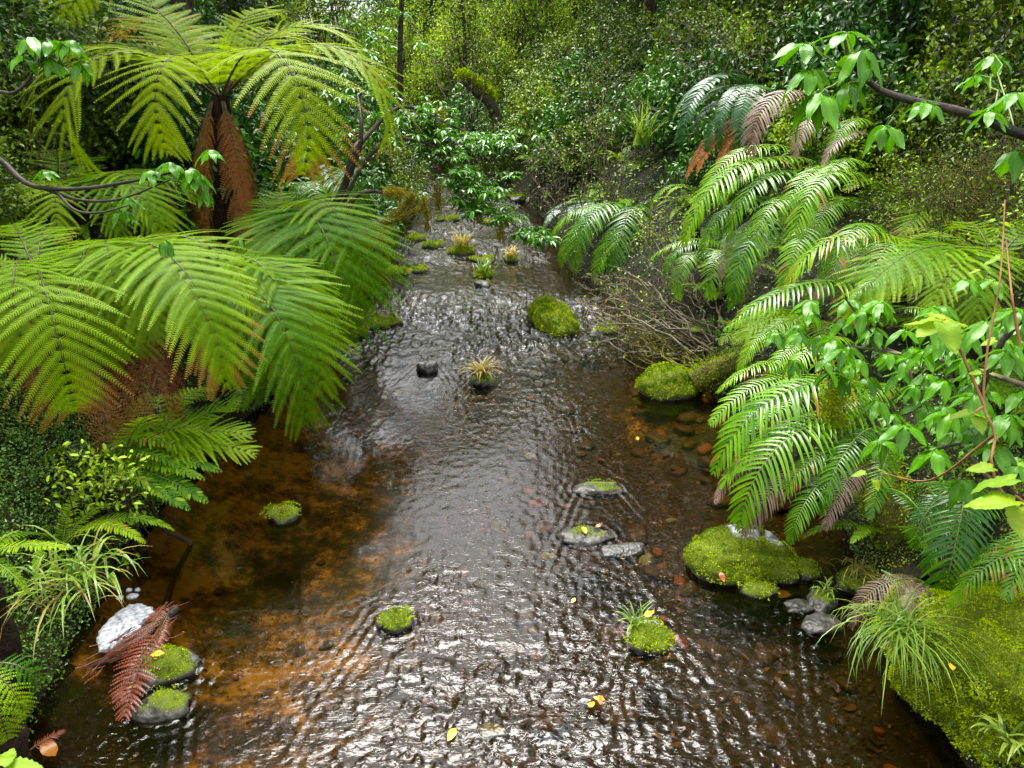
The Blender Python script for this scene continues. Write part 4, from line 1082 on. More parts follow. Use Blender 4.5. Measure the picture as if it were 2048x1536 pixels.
branch(bough2, B3, .03, .015, 'bark'); moss_sleeve(bough2, [at(772, 385, 9.4), at(790, 388, 9.4), at(808, 390, 9.4)], .05, 700, seed=5)

lt = at(985, 205, 24)
lean_log = thing("leaning_tree", "dark mossy trunk leaning across the far end of the gully", "tree trunk", ground(lt[0], lt[1]))
branch(lean_log, [ground(lt[0] + .4, lt[1]), at(985, 215, 24), at(955, 185, 24), at(925, 158, 24)], .19, .12, 'bark', "trunk", 20, 10)
moss_sleeve(lean_log, [at(985, 195, 24), at(955, 168, 24), at(920, 148, 24)], .14, 2600, 'moss', 9, .07)
for i, (px, Y_, r0) in enumerate([(905, 34, .3), (858, 38, .14), (940, 40, .12), (1045, 36, .16), (800, 30, .12), (930, 31, .08), (990, 44, .2)]):
    a = at(px, 120, Y_); g = ground(a[0], a[1])
    t = thing("far_tree", "dark slim tree trunk in the lit far end of the gully", "tree", g, "slim trunks far up the stream")
    branch(t, [g - [0, 0, .3], g + [rnd.uniform(-.3, .3), 0, 3.5], g + [rnd.uniform(-.8, .8), 0, 9]], r0, r0 * .6, 'bark', "trunk", 14, 8)

# ------------------------------------------------------------------ tangled twiggy shrub beside the stream, and brown twigs high right
def tangle(name, label, foot, region, n, mat, r0, moss_n, seed, leaf=0, curl=.5):
    r = np.random.default_rng(seed)
    t = thing(name, label, "shrub", foot)
    tw = MB(); P = []
    x0, x1, y0, y1, Y0, Y1 = region
    for i in range(n):
        a = foot + r.normal(0, .08, 3) * [1, 1, .5] if i < n // 5 else at(r.uniform(x0, x1), r.uniform(y0, y1), r.uniform(Y0, Y1))
        b = at(r.uniform(x0, x1), r.uniform(y0, y1), r.uniform(Y0, Y1))
        if i >= n // 5:
            d = b - a; b = a + d * min(1, r.uniform(.3, .8) / max(np.linalg.norm(d), .01))
        p = wander(a, b, 12, curl, r.uniform(-.12, .12), r)
        k = r0 * (2.2 if i < n // 5 else r.uniform(.35, 1.0))
        tw.add(*tube(p - foot, k, k * .4, 4)); P.append(p)
    link("twigs", tw.mesh("twigs", M[mat], True), t, kind="stuff")
    P = np.concatenate(P)
    if moss_n:
        q = P[r.integers(0, len(P), moss_n)]; q = q[fbm(q[:, 0] * 3, q[:, 1] * 3, q[:, 2] * 3, 5) > .02]; m = len(q); b = MB(); L = r.uniform(.012, .03, m)
        add_leaves(b, q + r.normal(0, .012, (m, 3)) - foot, norm(r.normal(0, .6, (m, 3)) + [0, 0, -.6]), norm(r.normal(0, 1, (m, 3))), L, L * .4, np.clip(r.normal(.5, .2, m), 0, 1))
        link("moss", b.mesh("moss", M['moss_gold']), t, kind="stuff")
    if leaf:
        q = P[r.integers(0, len(P), leaf)]; m = leaf; b = MB(); L = r.uniform(.03, .055, m)
        add_leaves(b, q + r.normal(0, .02, (m, 3)) - foot, norm(r.normal(0, 1, (m, 3))), norm(r.normal(0, .5, (m, 3)) + [0, 0, 1]), L, L * .5, np.clip(r.normal(.6, .2, m), 0, 1), True)
        link("foliage", b.mesh("foliage", M['lime']), t, kind="stuff")
    return t
tf = on(1450, 700, .25)
tangle("twig_thicket", "leafless tangle of grey mossy twigs overhanging the riffle", tf, (1140, 1450, 530, 720, 8.4, 9.6), 230, 'twig', .0055, 4200, 21, 300)
tangle("twig_thicket", "low brushwood of brown dead twigs at the water's edge by the mossy boulder", on(1400, 735, .15), (1240, 1430, 650, 770, 8.0, 8.8), 150, 'moss_bark', .005, 2500, 22, 120)
wt = at(1980, 470, 6.0)
tangle("twig_thicket", "wiry brown leafless shrub high on the slope above the ferns", ground(wt[0], wt[1]), (1850, 2080, 300, 460, 5.6, 6.6), 170, 'moss_bark', .004, 0, 23, 0, .8)
tangle("twig_thicket", "pale dead twigs sticking up beside the far bend", on(1080, 400, .2), (1040, 1130, 270, 400, 15.5, 17), 40, 'twig', .009, 0, 24, 60, .3)
tangle("twig_thicket", "leafy sprig with pale small leaves in front of the dark drooping fern", ground(*at(1400, 520, 8.8)[:2]), (1250, 1400, 400, 500, 8.8, 9.8), 40, 'twig', .006, 0, 25, 420, .3)
tangle("twig_thicket", "yellow-green variegated sprig over the low creeper on the near bank", ground(*at(200, 960, 4.3)[:2]), (90, 300, 880, 1020, 3.9, 4.3), 60, 'stem_dark', .003, 0, 26, 420, .3)

for i, (reg, lb, sd) in enumerate([((1120, 1330, 30, 260, 12.5, 14), "web of fine pale twigs threaded through the olive shrubs of the right slope", 31), ((1330, 1560, 20, 190, 11, 12.5), "fine bare twigs above the crown fern", 32), ((1840, 2060, 20, 260, 7.5, 9), "pale twigs tangled among yellow-green leaves near the upper corner", 33),
                                ((0, 230, 0, 130, 9, 11), "fine grey twigs crossing the dark leaves behind the sprig", 34), ((820, 1010, 40, 200, 20, 24), "thin upright twigs before the bright gap", 35), ((1060, 1250, 230, 400, 12.5, 14), "spidery pale twigs leaning over the far bank", 36), ((0, 160, 240, 420, 6.5, 8), "dark twigs under the long bare branch", 37)]):
    c_ = at((reg[0] + reg[1]) / 2, reg[3], (reg[4] + reg[5]) / 2)
    tangle("twig_thicket", lb, ground(c_[0], c_[1]), reg, 55, 'twig' if i != 6 else 'bark', .0045 if i != 4 else .008, 0, sd, 120, .35)

# ------------------------------------------------------------------ rocks
def ico(sub):
    bm = bmesh.new(); bmesh.ops.create_icosphere(bm, subdivisions=sub, radius=1.0)
    Vv = np.array([v.co[:] for v in bm.verts]); Tv = np.array([[v.index for v in f.verts] for f in bm.faces]); bm.free()
    return Vv, Tv
ICO = {s: ico(s) for s in (2, 3, 4, 5)}

def rock_shape(size, seed, sub=4, rough=.22):
    Vv, Tv = ICO[sub]
    d = 1 + rough * fbm(Vv[:, 0] * 1.3 + seed, Vv[:, 1] * 1.3, Vv[:, 2] * 1.3, seed) * 2 + .06 * fbm(Vv[:, 0] * 5, Vv[:, 1] * 5, Vv[:, 2] * 5 + seed, seed + 1)
    p = Vv * d[:, None]
    p = np.sign(p) * np.abs(p) ** .9
    return p * np.asarray(size)[None], Tv

def rock(name, label, loc, size, moss=1.0, seed=0, rotz=0.0, dens=9000, leaf=.016, mat='moss', bare=None, cat="rock", group=None, sub=4, tilt=0):
    if size[0] < .25: loc = np.array(loc) - [0, 0, .28 * size[2]]
    Vv, Tv = rock_shape(size, seed, sub)
    a = Vv[Tv]; cr = np.cross(a[:, 1] - a[:, 0], a[:, 2] - a[:, 0]); area = np.linalg.norm(cr, axis=1) / 2; nr = norm(cr)
    cen = a.mean(1)
    ms = moss * 1.5 - .9 + nr[:, 2] * (.9 if moss < 1.15 else .45) + (1.5 if moss < 1.15 else .5) * fbm(cen[:, 0] * 5, cen[:, 1] * 4, cen[:, 2] * 4, seed + 3)
    pale = ms * 0
    if bare is not None:
        for (bx, by, br) in bare:
            bb = smooth(br * 1.25, br * .8, np.hypot(cen[:, 0] - bx, cen[:, 1] - by) + .05 * fbm(cen[:, 0] * 14, cen[:, 1] * 14, seed=4)) * (nr[:, 2] > .1)
            ms = ms - 2.5 * bb; pale = np.maximum(pale, bb)
    ms = ms - 2.0 * smooth(.045, .01, cen[:, 2] + loc[2] + .02 * fbm(cen[:, 0] * 9, cen[:, 1] * 9, seed=2))
    mask = smooth(0, .25, ms) if moss > 0 else ms * 0
    vm = np.zeros(len(Vv)); cnt = np.zeros(len(Vv))
    for k_ in range(3): np.add.at(vm, Tv[:, k_], mask - pale * (1 - mask)); np.add.at(cnt, Tv[:, k_], 1)
    vm /= np.maximum(cnt, 1)
    o = tag(link(name, make_mesh(name, Vv, None, Tv, M['rock'] if moss > 0 else M['stone_dark'], vm, True), None, loc, (tilt, 0, rotz)), label, cat, group)
    dens, leaf = dens * 1.5, leaf * .8
    n = int((area * mask).sum() * dens)
    if n > 20:
        r = np.random.default_rng(seed + 9)
        L_ = leaf
        w = area * mask; i = r.choice(len(w), n, p=w / w.sum())
        b = r.random((n, 2)); fl = b.sum(1) > 1; b[fl] = 1 - b[fl]
        P = a[i, 0] + (a[i, 1] - a[i, 0]) * b[:, :1] + (a[i, 2] - a[i, 0]) * b[:, 1:]
        lump = fbm(P[:, 0] * 13, P[:, 1] * 13, P[:, 2] * 13, seed + 5)
        P = P + nr[i] * (np.maximum(lump + .22, 0) * .05 + r.uniform(0, .007, n))[:, None]
        X = norm(nr[i] + r.normal(0, .65, (n, 3)))
        L = leaf * r.uniform(.6, 1.3, n); mb = MB()
        add_leaves(mb, P, X, norm(r.normal(0, 1, (n, 3))), L, L * .55, np.clip(.42 + .75 * lump + r.normal(0, .15, n), 0, 1))
        link("moss", mb.mesh("moss", M[mat]), o, kind="stuff")
    return o

def sedge(name, label, loc, n, ln, spread, mat, seed, lean=(0, 0), width=.006, drop=1.0, cat="grass tuft", parent=None):
    r = np.random.default_rng(seed); mb = MB(); m = 7
    for i in range(n):
        az = r.uniform(0, 6.28); L = ln * r.uniform(.55, 1.15)
        e0_ = RAD(r.uniform(50, 85)); e1_ = e0_ - RAD(r.uniform(60, 150)) * drop
        A = arc(e0_, e1_, L, m)
        P = np.stack([A[:, 0] * math.cos(az), A[:, 0] * math.sin(az), A[:, 2]], -1)
        P += np.array([r.normal(0, spread), r.normal(0, spread), 0]) + np.outer(np.linspace(0, 1, m) ** 1.3 * L, [lean[0], lean[1], 0])
        T_ = norm(np.gradient(P, axis=0)); S_ = norm(np.cross(T_, [0, 0, 1.0]) + 1e-5)
        w = width * (1 - np.linspace(0, 1, m) ** 2.5)[:, None] * r.uniform(.6, 1.2)
        Vv = np.stack([P - S_ * w, P + S_ * w], 1).reshape(-1, 3)
        j = np.arange(m - 1)[:, None] * 2
        mb.add(Vv, np.concatenate([j, j + 1, j + 3, j + 2], 1), tint=np.clip(r.normal(.45, .2) + .2 * np.repeat(np.linspace(0, 1, m), 2), 0, 1))
    t = thing(name, label, cat, loc)
    link("blades", mb.mesh("blades", M[mat], True), t, kind="stuff")
    return t

rock("mossy_boulder", "flat-topped boulder coated in bright moss with a bare grey patch", on(1482, 1125, .02), (.33, .24, .19), 1.2, 3, .1, 15000, .014, bare=[(.06, .13, .12), (.27, .12, .09)], sub=5)
rock("mossy_boulder", "rounded bright green mossy boulder at the foot of the mossy log", on(1340, 778, 0), (.31, .26, .21), 1.2, 5, .3, 9000, .02)
rock("mossy_boulder", "long humped boulder under a thick moss quilt at the bottom corner", on(1965, 1400, .1) + [.12, .02, .0], (.47, .66, .48), 1.5, 8, .3, 17000, .015, sub=5)
rock("mossy_rock", "small mossy stone tucked just below the flat-topped boulder", on(1512, 1180, 0), (.12, .09, .07), 1.0, 11, 0, 12000, .014)
rock("mossy_rock", "small wet stone with a green cap beside the flat-topped boulder", on(1608, 1142, 0), (.11, .09, .07), .6, 12, .5, 10000, .014)
rock("mossy_rock", "dark grass-tufted stone in the hollow under the ferns", on(1722, 1165, .02), (.16, .12, .10), .8, 13, .2, 9000, .016)
rock("mossy_rock", "mossy stone carrying a little tuft in the side channel", on(1645, 1200, 0), (.12, .08, .06), .7, 14, .9, 10000, .014)
rock("wet_rock", "dark speckled stone lowest in the side channel", on(1642, 1248, 0), (.12, .09, .05), .35, 15, .4, 8000, .014)
rock("wet_rock", "pale wet stone between two mossy ones in the side channel", on(1598, 1215, -.01), (.10, .07, .05), .1, 16, .2)
rock("mossy_rock", "little round mossy cushion beside a spray of sedge in the riffle", on(1300, 1278, .02), (.12, .11, .08), 1.3, 17, 0, 16000, .013)
rock("mossy_rock", "mossy knob splitting the current in midstream", on(788, 1243, .01), (.11, .09, .07), 1.0, 18, .4, 14000, .014)
rock("mossy_rock", "flat stone barely awash with green moss on one end", on(1198, 978, 0), (.20, .09, .05), .55, 19, .1, 10000, .014)
rock("wet_rock", "flat wet slab with orange leaves on its upstream edge", on(1172, 1072, 0), (.20, .10, .05), .2, 20, .05, 9000, .014)
rock("wet_rock", "low shiny stone lapped by ripples below the wet slab", on(1245, 1100, -.01), (.16, .09, .045), .0, 22, .3)
rock("mossy_rock", "small stone with moss and a red leaf on the brown pool's edge", on(566, 1030, .01), (.12, .10, .08), .5, 23, .2, 12000, .014)
rock("mossy_rock", "rounded stone with moss and yellow leaves beside the red dead fern", on(340, 1335, 0), (.17, .13, .10), .62, 24, .4, 12000, .013)
rock("wet_rock", "bare grey dome of stone in the near shallows", on(325, 1415, 0), (.15, .12, .08), .06, 25, .1, 9000, .013)
rock("wet_rock", "dark glistening stone standing clear of the riffle", on(855, 735, .03), (.13, .10, .11), 0, 26, .4)
rock("wet_rock", "dark stone under the straw-tipped tussock in midstream", on(963, 765, .01), (.14, .11, .09), .15, 27, .2)
rock("wet_rock", "green-grey stone just under the surface beside the riffle", on(806, 785, -.04), (.14, .11, .06), .3, 28, .4)
rock("mossy_rock", "mossy hummock with a red leaf rising from the riffle", on(1105, 645, .03), (.26, .44, .22), .9, 29, .35, 6000, .025, tilt=.08)
rock("mossy_rock", "bright moss knob at the upper end of the riffle hummock", on(1090, 612, .10), (.17, .15, .14), 1.3, 30, .1, 8000, .022)
rock("mossy_rock", "flat mossy stone near the twiggy shrub's tips", on(1210, 662, 0), (.22, .14, .07), .7, 31, .2, 6000, .022)
rock("mossy_rock", "mossy stone at the foot of the low fern", on(700, 668, .02), (.20, .16, .13), 1.2, 32, .2, 8000, .022)
rock("mossy_rock", "moss-covered stone between the fern tip and the riffle", on(765, 650, .0), (.26, .16, .07), 1.1, 33, .2, 6000, .022)
for i, (px, py, s, ms, lb) in enumerate([(925, 505, .24, 1.0, "mossy island stone under the tall dry tussock"), (865, 492, .20, 1.1, "low moss-capped stone in the far riffle"), (832, 478, .18, 1.1, "moss-capped stone nearest the drooping fern"),
                                     (905, 440, .20, 1.0, "round mossy stone below the glossy boughs"), (880, 440, .16, .3, "dark wet stone below the glossy boughs"), (968, 550, .17, .9, "mossy stone with a green tuft"), (965, 568, .16, .1, "dark stone just below the tufted one"),
                                     (975, 520, .14, .4, "stone with a wisp of moss beside the dry tussock"), (1022, 520, .15, .6, "brown-tufted stone in the far riffle"), (950, 520, .13, .3, "small dark stone beside the dry tussock"), (985, 445, .16, .7, "mossy stone under the hanging moss"),
                                     (800, 545, .2, .6, "weedy low stone in the smooth reach"), (840, 540, .16, .5, "weedy stone beside the smooth reach"), (1010, 395, .22, .1, "dark boulder at the far bend"), (1035, 400, .25, .1, "black boulder under the far bank")]):
    rock("mossy_rock" if ms > .3 else "wet_rock", lb, on(px, py, .02), (s, s * .75, s * .5), ms, 40 + i, .3 * i, 4500, .03, sub=3)
# leaning mossy stump and log on the right
lg0, lg1 = on(1385, 765, .10), at(1490, 722, 7.3)
log = thing("mossy_log", "short mossy log running from the round boulder back under the ferns", "log", lg0)
branch(log, [lg0, (lg0 + lg1) / 2 + [0, 0, .03], lg1, lg1 + [.4, .2, .1]], .11, .13, 'moss_bark', "trunk", 14, 10)
moss_sleeve(log, [lg0, (lg0 + lg1) / 2 + [0, 0, .03], lg1, lg1 + [.4, .2, .1]], .12, 5000, 'moss', 61, .022)
sg = ground(2.55, 4.25)
stump = thing("leaning_tree", "leaning moss-covered trunk rising from the dark hollow", "tree trunk", sg - [0, 0, .1])
st_pts = [on(1812, 1150, .02), at(1790, 1050, 4.25), at(1765, 980, 4.4), at(1750, 930, 4.6)]
branch(stump, st_pts, .13, .10, 'moss_bark', "trunk", 18, 12); moss_sleeve(stump, st_pts, .125, 5000, 'moss', 62, .02)
hm = at(1672, 775, 4.5)
beard = thing("hanging_moss_clump", "clump of drooping moss on a dead stem amid the hanging ferns", "moss", hm)
branch(beard, [hm + [.05, .3, -.5], hm + [0, .05, .05], hm + [-.05, 0, .12]], .02, .015, 'moss_bark', "stem", 10)
for i in range(5): moss_sleeve(beard, [hm + [rnd.uniform(-.08, .1), rnd.uniform(-.05, .05), .12], hm + [rnd.uniform(-.1, .1), rnd.uniform(-.05, .05), -.28]], .06, 700, ['moss', 'moss_gold'][i == 0], 70 + i, .018)

# tufts
sedge("sedge_tuft", "starry straw-tipped tussock growing on the midstream rock", on(963, 765, .01) + [0, 0, .08], 90, .30, .025, 'straw', 1, drop=.9, width=.007)
sedge("sedge_tuft", "tall dry straw tussock on the mossy island in the far riffle", on(925, 505, .02) + [0, 0, .1], 80, .42, .05, 'straw', 2, drop=.6, width=.008)
sedge("sedge_tuft", "green tuft on the small far stone", on(968, 550, .02) + [0, 0, .06], 50, .28, .05, 'grass', 3, drop=.7, width=.008)
sedge("sedge_tuft", "brown-green tuft at the right of the far riffle", on(1022, 520, .02) + [0, 0, .05], 50, .32, .05, 'straw', 4, drop=.7, width=.008)
sedge("sedge_tuft", "small spray of bright sedge beside the round moss cushion", on(1272, 1262, .02) + [0, 0, .04], 26, .17, .02, 'grass', 5, drop=.8, width=.005)
sedge("sedge_tuft", "tiny tuft on a stone in the side channel", on(1650, 1195, .0) + [0, 0, .05], 18, .13, .02, 'grass', 6, width=.004)
sedge("sedge_tuft", "fine tuft hanging from the dark hollow stone", on(1715, 1160, .02) + [-.03, -.03, .09], 60, .17, .04, 'straw', 7, width=.003, lean=(-.1, -.4))
sedge("sedge_tuft", "lush grass tuft pouring down the side of the mossy corner boulder", at(1800, 1270, 3.15), 230, .42, .06, 'grass', 8, lean=(-.05, -.42), width=.0042, drop=1.25)
sedge("sedge_tuft", "broad-bladed sedge at the bottom corner on the moss", at(2010, 1480, 2.55), 22, .20, .03, 'grass', 9, lean=(0, -.2), width=.010, drop=1.1)
sedge("sedge_tuft", "strappy tuft of green and straw blades above the white foam", at(165, 1160, 3.35), 70, .40, .10, 'grass', 10, lean=(.15, -.35), width=.008, drop=1.1)
sedge("sedge_tuft", "dry straw blades mixed in above the white foam", at(150, 1180, 3.35), 30, .40, .09, 'straw', 11, lean=(.12, -.35), width=.007, drop=1.1)
sedge("sedge_tuft", "thin grass at the fern's foot by the water", on(725, 640, .05), 60, .34, .06, 'straw', 12, lean=(.1, -.2), width=.006)
sedge("sedge_tuft", "spiky upright tuft on the slope below the small-leaved shrub", at(1285, 290, 13), 40, 1.0, .06, 'grass', 13, width=.015, drop=.5)
sedge("sedge_tuft", "wispy sedge along the mossy log", lg1 + [-.1, -.1, .1], 50, .22, .08, 'grass', 14, width=.004)

# ------------------------------------------------------------------ foam, dead fern raft, fallen leaves
poly = np.array([(195, 1301), (193, 1280), (196, 1262), (207, 1248), (220, 1234), (240, 1219), (258, 1206), (285, 1205), (305, 1212), (308, 1222), (294, 1234), (281, 1246), (284, 1256), (266, 1267), (248, 1277), (230, 1291), (212, 1300)])
pw = np.array([on(a, b, .02)[:2] for a, b in poly]); pc = pw.mean(0)
rngs = np.linspace(0, 1, 26) ** .8
FV, FQ = [], []
dense = np.concatenate([np.linspace(pw[i], pw[(i + 1) % len(pw)], 6, endpoint=False) for i in range(len(pw))])
dense = dense + .003 * rng.normal(0, 1, dense.shape)
nd = len(dense)
for a in rngs[::-1]:
    xy = pc + (dense - pc) * a
    hgt = .014 + .014 * (1 - a ** 6) + .003 * vnoise(xy[:, 0] * 40, xy[:, 1] * 40, seed=3)
    if a == 1: hgt = hgt * 0 - .01
    FV.append(np.column_stack([xy, hgt]))
FV = np.concatenate(FV)
for i in range(len(rngs) - 1):
    j = np.arange(nd); FQ.append(np.stack([i * nd + j, i * nd + (j + 1) % nd, (i + 1) * nd + (j + 1) % nd, (i + 1) * nd + j], -1))
M['foam'] = solid_mat("white_foam", (0.22, 0.24, 0.28), (0.62, 0.64, 0.67), 45, .6, .3, .8, .006)
foam = tag(link("foam_raft", make_mesh("foam_raft", FV, np.concatenate(FQ), None, M['foam'], None, True)), "patch of white foam caught against the near bank", "foam")
for (px, py, s) in [(265, 1192, .035), (258, 1180, .02), (275, 1180, .018), (240, 1195, .025)]:
    Vv, Tv = rock_shape((s, s * .8, .012), int(px), 2)
    link("bubble_patch", make_mesh("bubble_patch", Vv, None, Tv, M['foam'], None, True), foam, on(px, py, .01))

def loose_frond(label, a, b, kind='dead', mat='red_frond', e0=12, group=None):
    t = thing("dead_frond", label, "dead frond", a, group)
    add_frond(t, a, b, kind, e0, mat=mat, twist=rng.normal(0, .2))
    return t
for i, (p0, p1, kd) in enumerate([((322, 1255), (236, 1405), 'small'), ((300, 1290), (246, 1440), 'small'), ((335, 1205), (300, 1262), 'small'), ((318, 1250), (225, 1320), 'dead'), ((325, 1265), (262, 1400), 'dead'), ((300, 1270), (190, 1330), 'dead'), ((330, 1235), (205, 1318), 'dead'), ((338, 1225), (290, 1370), 'dead')]):
    loose_frond("rust-red dead fern frond in the raft caught below the foam", on(*p0, .06), on(*p1, .015), kd, 'red_frond', 8, "dead fronds caught below the foam")
loose_frond("fallen red-brown frond sunk at the bottom left shallows", on(60, 1500, .02), on(130, 1460, .02), 'small')
dl = on(190, 1335, .0); dr_ = on(352, 1218, .0)
drift = thing("drift_log", "waterlogged dark log behind the raft of dead fronds", "log", dl)
branch(drift, [dl, (dl + dr_) / 2 + [.03, -.02, .0], dr_], .022, .03, 'stem_dark', "trunk", 16, 9)
db = MB()
for i in range(90):
    a = on(rnd.uniform(190, 345), 0 + rnd.uniform(-14, 14) + 1320, .02); px = rnd.uniform(185, 345); py = 1330 - (px - 190) * .72 + rnd.gauss(0, 14)
    c = on(px, py, rnd.uniform(.0, .04)); d = np.array([rnd.gauss(.7, .4), rnd.gauss(.7, .4), rnd.gauss(0, .1)]) * rnd.uniform(.03, .11)
    db.add(*tube(wander(c - d, c + d, 5, .15), rnd.uniform(.002, .006), .0015, 4), tint=rnd.random() ** 2)
tag(link("drift_debris", db.mesh("drift_debris", M['red_frond'], True), kind="stuff"), "broken dead stalks matted along the waterlogged log", "debris")
st2 = thing("sunken_branch", "crooked sunken branch lying in the brown pool", "branch", on(345, 1200, -.03))
branch(st2, [on(330, 1215, -.02), on(350, 1150, -.04), on(372, 1110, -.03), on(378, 1085, .0), on(330, 1060, .05), on(300, 1010, .3)], .022, .012, 'stem_dark')

LEAFB = [blade_mesh(500 + i, 0, False, "fallen_leaf", 'fallen', .5, c) for i, c in enumerate((.1, .25, -.15))]
for i, (px, py, s, z, lb) in enumerate([(1180, 1415, .07, .03, "yellow leaf floating in the near ripples, the lower of a pair"), (1210, 1400, .06, .03, "yellow leaf floating in the near ripples, the upper of a pair"), (1200, 1410, .05, .03, "small orange leaf between two yellow ones"),
                                     (1290, 1235, .10, .10, "yellow leaf lying on the sedge spray"), (1165, 1052, .08, .06, "orange leaf on the wet slab"), (1190, 1055, .06, .06, "russet leaf on the wet slab's edge"), (1112, 605, .10, .24, "red leaf on the riffle hummock"),
                                     (1440, 1143, .07, .12, "rusty leaf stuck on the side of the flat-topped boulder"), (1585, 1190, .13, -.03, "orange-red leaf under the side channel's water"), (300, 1310, .08, .1, "yellow leaf lodged by the red fern"), (312, 1318, .06, .1, "second yellow leaf lodged against the mossy stone"),
                                     (85, 1480, .14, .02, "bright orange leaf in the bottom shallows"), (255, 1375, .05, .05, "single green leaf on the dead fern raft"), (1275, 880, .06, .01, "pale leaf adrift on the brown pool"), (1150, 1195, .05, .01, "pale leaf in the broken water"), (560, 1020, .05, .09, "red leaf on the pool-edge stone"),
                                     (1905, 1340, .06, .52, "yellow leaf on the moss quilt"), (1990, 1270, .05, .52, "tan leaf on the moss quilt's crest"), (1610, 1255, .08, .0, "orange leaf in the side channel"), (912, 1455, .08, .02, "pale yellow leaf in the near current")]):
    o = link("fallen_leaf", LEAFB[i % 3].copy(), None, on(px, py, z), (rnd.uniform(-.3, .3), rnd.uniform(-.3, .3), rnd.uniform(0, 6.28)), scale=(s, s, s))
    tag(o, lb, "leaf")
    hue = {'yellow': .9, 'orange': .45, 'red': .05, 'russet': .2, 'rusty': .2, 'pale': .95, 'tan': .6, 'bright': .4, 'single': 1, 'small': .45, 'second': .9}.get(lb.split()[0].split('-')[0], .5)
    o.data.attributes["tint"].data.foreach_set("value", np.full(len(o.data.vertices), hue, np.float32))

# ------------------------------------------------------------------ stones on the stream bed
STONES = {}
for kd in ('stone_brown', 'stone_orange', 'stone_pale', 'stone_dark'):
    STONES[kd] = []
    for i in range(4):
        Vv, Tv = rock_shape((1, .75, .5), 600 + i, 3, .16)
        STONES[kd].append(make_mesh("stone", Vv, None, Tv, M[kd], None, True))
SLAB = {'stone_brown': "brown stone lying on the stream bed", 'stone_orange': "rust-orange stone lying on the stream bed", 'stone_pale': "pale greenish stone lying on the stream bed", 'stone_dark': "black wet stone breaking the surface of the stream"}
cnt = 0
while cnt < 290:
    y = 2.1 + 9 * rnd.random() ** 1.6; l, r_ = edges(y)
    x = l + .25 + (r_ - l - .5) * rnd.random()
    if x < -.5 and y < 7 and rnd.random() < .8: continue
    kd = rnd.choices(['stone_brown', 'stone_orange', 'stone_pale'], [5, 1.6, .7])[0]
    s = rnd.uniform(.03, .10) * (1.3 if kd == 'stone_brown' else .9)
    if x < -.4: s *= .5
    g = ground(x, y)
    o = link("stone", rnd.choice(STONES[kd]), None, g + [0, 0, s * .15], (rnd.uniform(-.3, .3), rnd.uniform(-.3, .3), rnd.uniform(0, 6.28)), scale=(s, s, s * rnd.uniform(.6, 1)))
    tag(o, SLAB[kd], "stone", kd.split('_')[1] + " stones on the stream bed"); cnt += 1
for i in range(70):
    y = rnd.choice((rnd.uniform(8, 10.8), rnd.uniform(13, 20))); l, r_ = edges(y)
    x = l + .15 + (r_ - l - .3) * rnd.random(); s = rnd.uniform(.05, .12)
    o = link("stone", rnd.choice(STONES['stone_dark']), None, (x, y, -.02 + rnd.uniform(-.03, .02)), (0, 0, rnd.uniform(0, 6.28)), scale=(s, s, s * .8))
    tag(o, SLAB['stone_dark'], "stone", "black stones in the riffles")

# ------------------------------------------------------------------ ground cover on the banks
def cover(n, ylo, yhi, dlo, dhi, size, mat, name, seed, thr=-.25, side=0, oval=False, lift=.05):
    r = np.random.default_rng(seed)
    y = r.uniform(ylo, yhi, n); l, r_ = edges(y); d = r.uniform(dlo, dhi, n)
    lf = r.random(n) < .5 if side == 0 else np.full(n, side < 0)
    x = np.where(lf, l - d, r_ + d)
    k_ = fbm(x * 1.3, y * 1.3, seed=seed) > thr
    x, y = x[k_], y[k_]; n = len(x)
    nr = normal_at(x, y); P = np.stack([x, y, height(x, y)], -1) + nr * (r.uniform(0, lift, n) + .05 * np.maximum(fbm(x * 6, y * 6, seed=seed + 2), 0))[:, None]
    ok = P[:, 2] > .03; P, nr = P[ok], nr[ok]; n = len(P)
    X = norm(r.normal(0, .7, (n, 3)) + nr * .15 + [0, 0, -.35]); Z = norm(nr + r.normal(0, .5, (n, 3)) + [0, 0, .3]); L = size * r.uniform(.6, 1.3, n)
    lump = fbm(P[:, 0] * 5, P[:, 1] * 5, P[:, 2] * 5, seed + 4)
    mb = MB(); add_leaves(mb, P, X, Z, L, L * .6, np.clip(.4 + .5 * lump + r.normal(0, .16, n), 0, 1), oval)
    o = link(name, mb.mesh(name, M[mat]), kind="stuff")
    return o
tag(cover(70000, 1.6, 5.2, 0.0, 1.7, .020, 'creeper', "creeper", 71, -.6, -1, lift=.09), "tiny-leaved creeper covering the near left bank", "creeper")
tag(cover(26000, 1.6, 5.5, 0.0, 1.9, .020, 'creeper', "ground_cover", 72, -.3, 1, lift=.06), "low dark green ground cover under the right bank's ferns", "ground cover")
tag(cover(36000, 5.0, 13, 0.0, 3.0, .035, 'mid', "undergrowth", 73, -.3, 0, lift=.10), "low leafy undergrowth along the middle of both banks", "undergrowth")
tag(cover(30000, 12, 34, 0.0, 4.0, .07, 'olive', "undergrowth", 74, -.4, 0, lift=.25), "leafy undergrowth along the far banks", "undergrowth")
tag(cover(9000, 13, 22, 0.0, 1.2, .05, 'moss', "bank_moss", 75, -.1, -1, lift=.08), "yellow-green moss carpeting the far left shore", "moss")

